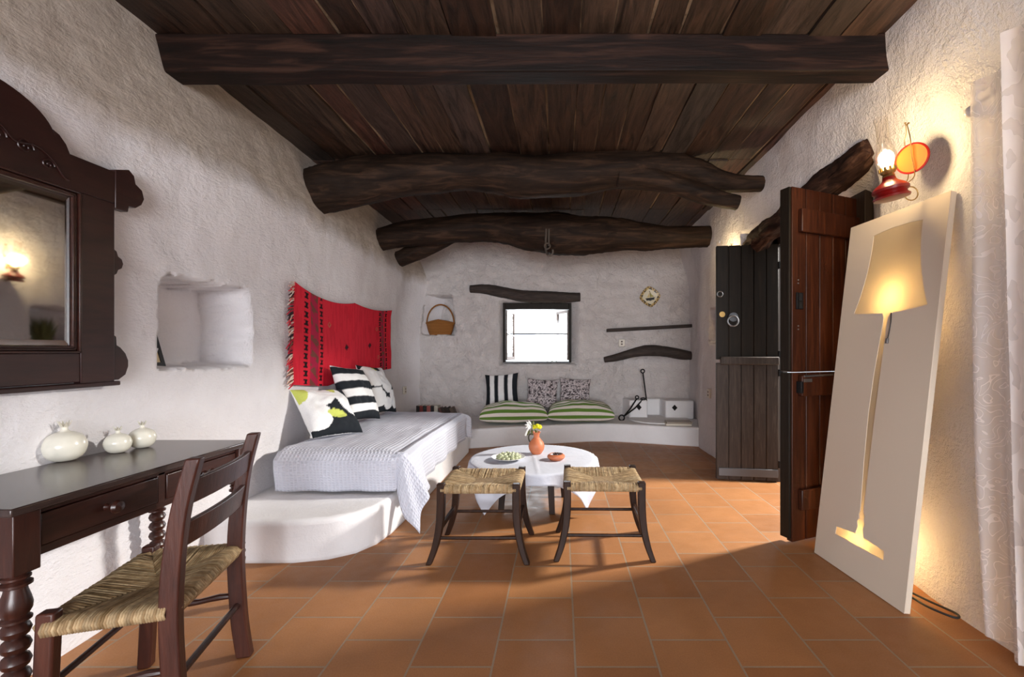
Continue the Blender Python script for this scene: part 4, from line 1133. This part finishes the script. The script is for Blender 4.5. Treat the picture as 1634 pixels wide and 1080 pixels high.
def plate():
    c = P(1037.5, 473, 6.37)
    def shp(a):  # rounded diamond
        return .150/((abs(cos(a))**1.35+abs(sin(a))**1.35)**(1/1.35))
    YL, DKB, CRE, OLV = lin(206, 180, 120), lin(52, 50, 50), lin(222, 214, 190), lin(150, 140, 70)
    def cf(u, v):
        r, a = u, v*2*pi; x, y = r*cos(a), r*sin(a)
        if r > .84: return lin(120, 96, 66) if (int(v*40) % 2 == 0) else lin(196, 172, 118)
        if r > .74: return DKB if int(v*16) % 2 else YL
        if -.32 < y < -.12 and abs(x) < .50+.6*(y+.12)*.5: return DKB
        if -.40 < y <= -.32 and abs(x) < .44: return lin(70, 78, 84)
        if abs(x-.04) < .025 and -.12 < y < .55: return DKB
        if .06 < x < .06+.34*(1-(y+.05)/.55) and -.05 < y < .5: return OLV
        if -.02 > x > -.30*(1-(y+.05)/.5) and -.05 < y < .42: return YL
        return CRE
    m = MB()
    def fn(u, v):
        a = v*2*pi; r = shp(a)*u
        return (r*cos(a), -.010-.016*u*u, r*sin(a))
    m.grid(28, 90, fn, cf)
    o = m.build('wall_plate', M['glazed'], smooth=180, weld=1e-5, solid=.006); o.location = (c[0], 6.405, c[2]); o.rotation_euler = (0, R(-8), 0)
    tag(o, 'diamond-shaped ceramic wall plate painted with a sailing boat above the mantel shelf', 'plate')
plate()

# ------------------------------------------------------------------ leaning canvas lamp
P0 = Vector((1.50, 1.97, .003)); U = Vector((-.0896377, .99597444, 0)); V = Vector((.11906, .010715, .992829)); Nn = U.cross(V).normalized()
cw, chh = .605, 1.868
cv = empty('canvas_lamp', 'tall pale canvas leaning on the right wall with a glowing lamp silhouette', 'lamp', P0)
mat3 = Matrix((U, V, Nn)).transposed().to_4x4(); cv.rotation_euler = mat3.to_euler()
# silhouette outline (width, height)
def curve(a, b, bend, n=8):
    out = []
    for i in range(n+1):
        t_ = i/n; out.append((a[0]+(b[0]-a[0])*t_+bend*4*t_*(1-t_), a[1]+(b[1]-a[1])*t_))
    return out
sil = curve((.425, 1.775), (.505, 1.362), -.022)+[(.40, 1.352), (.31, 1.348), (.298, 1.325), (.297, 1.30), (.318, 1.05), (.326, .83), (.320, .6), (.308, .345), (.316, .325), (.308, .305), (.322, .285), (.312, .262), (.325, .222), (.458, .205), (.460, .165)]
sil += [(.300, .168), (.138, .170), (.140, .212), (.268, .222), (.280, .262), (.268, .285), (.282, .305), (.272, .325), (.287, .345), (.284, .6), (.283, .83), (.278, 1.05), (.272, 1.30), (.268, 1.325), (.258, 1.346), (.18, 1.352)]
sil += curve((.055, 1.366), (.128, 1.776), .022)
sil += [(.20, 1.784), (.30, 1.786), (.36, 1.782)]
def ngon_hole():
    bm = bmesh.new()
    def loop(pts):
        vs = [bm.verts.new((a, b, 0)) for a, b in pts]
        return [bm.edges.new((vs[i], vs[(i+1) % len(vs)])) for i in range(len(vs))]
    es = loop([(0, 0), (cw, 0), (cw, chh), (0, chh)])+loop(sil)
    bmesh.ops.triangle_fill(bm, use_beauty=True, use_dissolve=False, edges=es)
    # drop triangles inside the silhouette
    def inside(x, y):
        c = False; n = len(sil)
        for i in range(n):
            (x1, y1), (x2, y2) = sil[i], sil[i-1]
            if (y1 > y) != (y2 > y) and x < (x2-x1)*(y-y1)/(y2-y1)+x1: c = not c
        return c
    bm.faces.ensure_lookup_table()
    kill = [f for f in bm.faces if inside(*f.calc_center_median()[:2])]
    bmesh.ops.delete(bm, geom=kill, context='FACES_ONLY')
    me = bpy.data.meshes.new('canvas_sheet'); bm.to_mesh(me); bm.free(); me.materials.append(M['canvas'])
    o = bpy.data.objects.new('canvas_sheet', me); link(o, cv)
    md = o.modifiers.new('solid', 'SOLIDIFY'); md.thickness = .003; md.offset = 0
    bm = bmesh.new(); vs = [bm.verts.new((a, b, .001)) for a, b in sil]; es = [bm.edges.new((vs[i], vs[(i+1) % len(vs)])) for i in range(len(vs))]
    bmesh.ops.triangle_fill(bm, use_beauty=True, use_dissolve=False, edges=es)
    kill = [f for f in bm.faces if not inside(*f.calc_center_median()[:2])]
    bmesh.ops.delete(bm, geom=kill, context='FACES_ONLY')
    me = bpy.data.meshes.new('lamp_silhouette'); bm.to_mesh(me); bm.free(); me.materials.append(M['shade'])
    o = bpy.data.objects.new('lamp_silhouette', me); link(o, cv); o['label'] = 'translucent lamp-shaped panel lit from behind'
ngon_hole()
# edges of the canvas and stretcher bars behind
m = MB(); e_ = .028
m.box(0, .012, 0, chh, .002, e_).box(cw-.012, cw, 0, chh, .002, e_).box(.012, cw-.012, 0, .012, .002, e_).box(.012, cw-.012, chh-.012, chh, .002, e_)
m.build('canvas_edge', M['canvas'], cv, bevel=.002)
MB().tube(spline([(.249, 1.345, -.004), (.243, 1.30, -.006), (.247, 1.24, -.006), (.252, 1.215, -.006)], 5), .0022, 6).build('pull_cord', M['iron'], cv)
MB().box(.246, .258, 1.192, 1.218, -.012, -.002).build('cord_weight', M['steel'], cv, bevel=.001)
for (a, b, pw) in ((.272, 1.425, 11), (.305, .200, 10)):
    bl = MB().ball((a, b, .08), .018, 12, 8).build('bulb', M['bulb_soft'], cv)
    l_ = bpy.data.lights.new('canvas_bulb_light', 'POINT'); l_.energy = pw; l_.color = (1, .66, .28); l_.shadow_soft_size = .021
    lo_ = bpy.data.objects.new('canvas_bulb_light', l_); link(lo_, cv); lo_.location = (a, b, .08)
m = MB(); m.tube(spline([(1.60, 2.25, .012), (1.62, 2.1, .012), (1.61, 1.97, .03), (1.66, 1.90, .028), (1.69, 1.93, .028), (1.66, 2.05, .02), (1.63, 2.2, .012)], 6), .005, 8)
tag(m.build('power_cable', M['cable']), 'black cable looping out from behind the leaning canvas', 'cable')

# ------------------------------------------------------------------ curtain
cu = empty('sheer_curtain', 'sheer white patterned curtain hanging at the right edge beside the canvas', 'curtain', (0, 0, 0))
def curt(p0, p1, z0_, z1_, ph, name, wl=.075, amp0=.014, amp1=.03):
    p0, p1 = Vector(p0), Vector(p1); d = p1-p0; L_ = d.length; d /= L_; nrm = Vector((-d.y, d.x))
    if nrm.x > 0: nrm = -nrm
    def fn(u, v):
        z = z0_+(z1_-z0_)*v
        amp = amp0+(amp1-amp0)*(1-v); s_ = u*L_/wl*2*pi
        q = p0+d*(u*L_*(1-.08*(1-v)))+nrm*(amp*sin(s_+ph+.5*sin(v*4))+.008*nz(u*L_*9, z*2, 5))
        return (q.x+.075*(1-v), q.y+.01*sin(v*5+u*3)-.01*(1-v), z+.016*sin(s_*.5+1)*(1-v))
    MB().grid(130, 80, fn).build(name, M['sheer'], cu, smooth=180)
curt((1.60, 1.775), (1.625, 1.56), .03, 2.19, .6, 'curtain_panel', .12)
curt((1.575, 1.615), (1.60, 1.10), .02, 2.28, 2.4, 'curtain_panel', .13, .02, .035)
MB().tube([(1.655, .9, 2.20), (1.655, 1.80, 2.13)], .008, 10).build('rod', M['white_glaze'], cu)
MB().tube([(1.72, 1.80, 2.105), (1.645, 1.80, 2.105)], [.022, .02], 14).ball((1.635, 1.80, 2.105), .022, 12, 8).build('bracket', M['white_glaze'], cu)

# ------------------------------------------------------------------ oil lamp sconces
def sconce(loc, label, wall_dx):
    e = empty('oil_lamp', label, 'lamp', loc, 0, 'red wall oil lamps'); e.rotation_euler = (0, R(-8), 0)
    MB().lathe([(.050, 0), (.072, .004), (.075, .012), (.066, .020), (.062, .030), (.074, .038), (.074, .050), (.060, .066), (.036, .082), (.028, .092), (.026, .104), (0, .104)], (0, 0, 0), 32).build('tank', M['red_enamel'], e)
    m = MB(); m.lathe([(.022, .104), (.026, .110), (.022, .118), (.030, .126), (.032, .134), (.026, .140), (0, .138)], (0, 0, 0), 24)
    for i in range(10):
        a = i*pi/5; m.box(.031*cos(a)-.004, .031*cos(a)+.004, .031*sin(a)-.004, .031*sin(a)+.004, .132, .150)
    m.build('burner', M['brass'], e)
    MB().lathe([(.006, .140), (.016, .155), (.024, .178), (.022, .200), (.010, .226), (.003, .238)], (0, 0, 0), 18).build('bulb', M['bulb'], e)
    MB().lathe([(.026, .142), (.036, .165), (.044, .190), (.042, .215), (.030, .255), (.025, .30), (.027, .365), (.029, .385)], (0, 0, 0), 28, caps=False).build('chimney', M['chimney'], e)
    # reflector on the wall side, tilted to face the room
    r_ = MB(); r_.lathe([(.066, 0), (.070, .004), (.070, .009), (.062, .011)], (0, 0, 0), 32, caps=False)
    r2 = MB(); r2.lathe([(.062, .010), (.050, .004), (0, .002)], (0, 0, 0), 32, caps=False)
    def orient(m_): 
        q = Vector((-.86, -.50, .05)).to_track_quat('Z', 'Y'); m_.v = [tuple(q @ Vector(v)+Vector((wall_dx*.92, -.005, .175))) for v in m_.v]; return m_
    rr = orient(r_).build('reflector_rim', M['red_enamel'], e); orient(r2).build('reflector', M['amber'], e)
    m = MB()
    for s in (-1, 1):
        m.tube(spline([(.05, s*.012, .055), (wall_dx*.8, s*.02, .09), (wall_dx*.85, s*.012, .19), (wall_dx*.85, s*.018, .26), (wall_dx*.9, s*.008, .30), (wall_dx*.9, s*.004, .335)], 5), .0022, 6)
    m.ring((wall_dx*.72, 0, .015), .032, .0028, 'y', 18, 6)
    m.tube([(wall_dx*1.0, 0, .345), (wall_dx*.88, 0, .335), (wall_dx*.86, 0, .35)], .004, 6)
    m.build('wire_hanger', M['brass'], e)
    l_ = bpy.data.lights.new('oil_lamp_light', 'POINT'); l_.energy = 13; l_.color = (1, .76, .42); l_.shadow_soft_size = .045
    lo_ = bpy.data.objects.new('oil_lamp_light', l_); link(lo_, e); lo_.location = (0, 0, .205)
    return e
sconce((1.555, 2.12, 1.862), 'red oil lamp with amber reflector glowing on the wall above the canvas', .13)
sconce((1.585, 4.36, 1.825), 'red oil lamp on the right wall behind the black half door, seen in the mirror', .125)
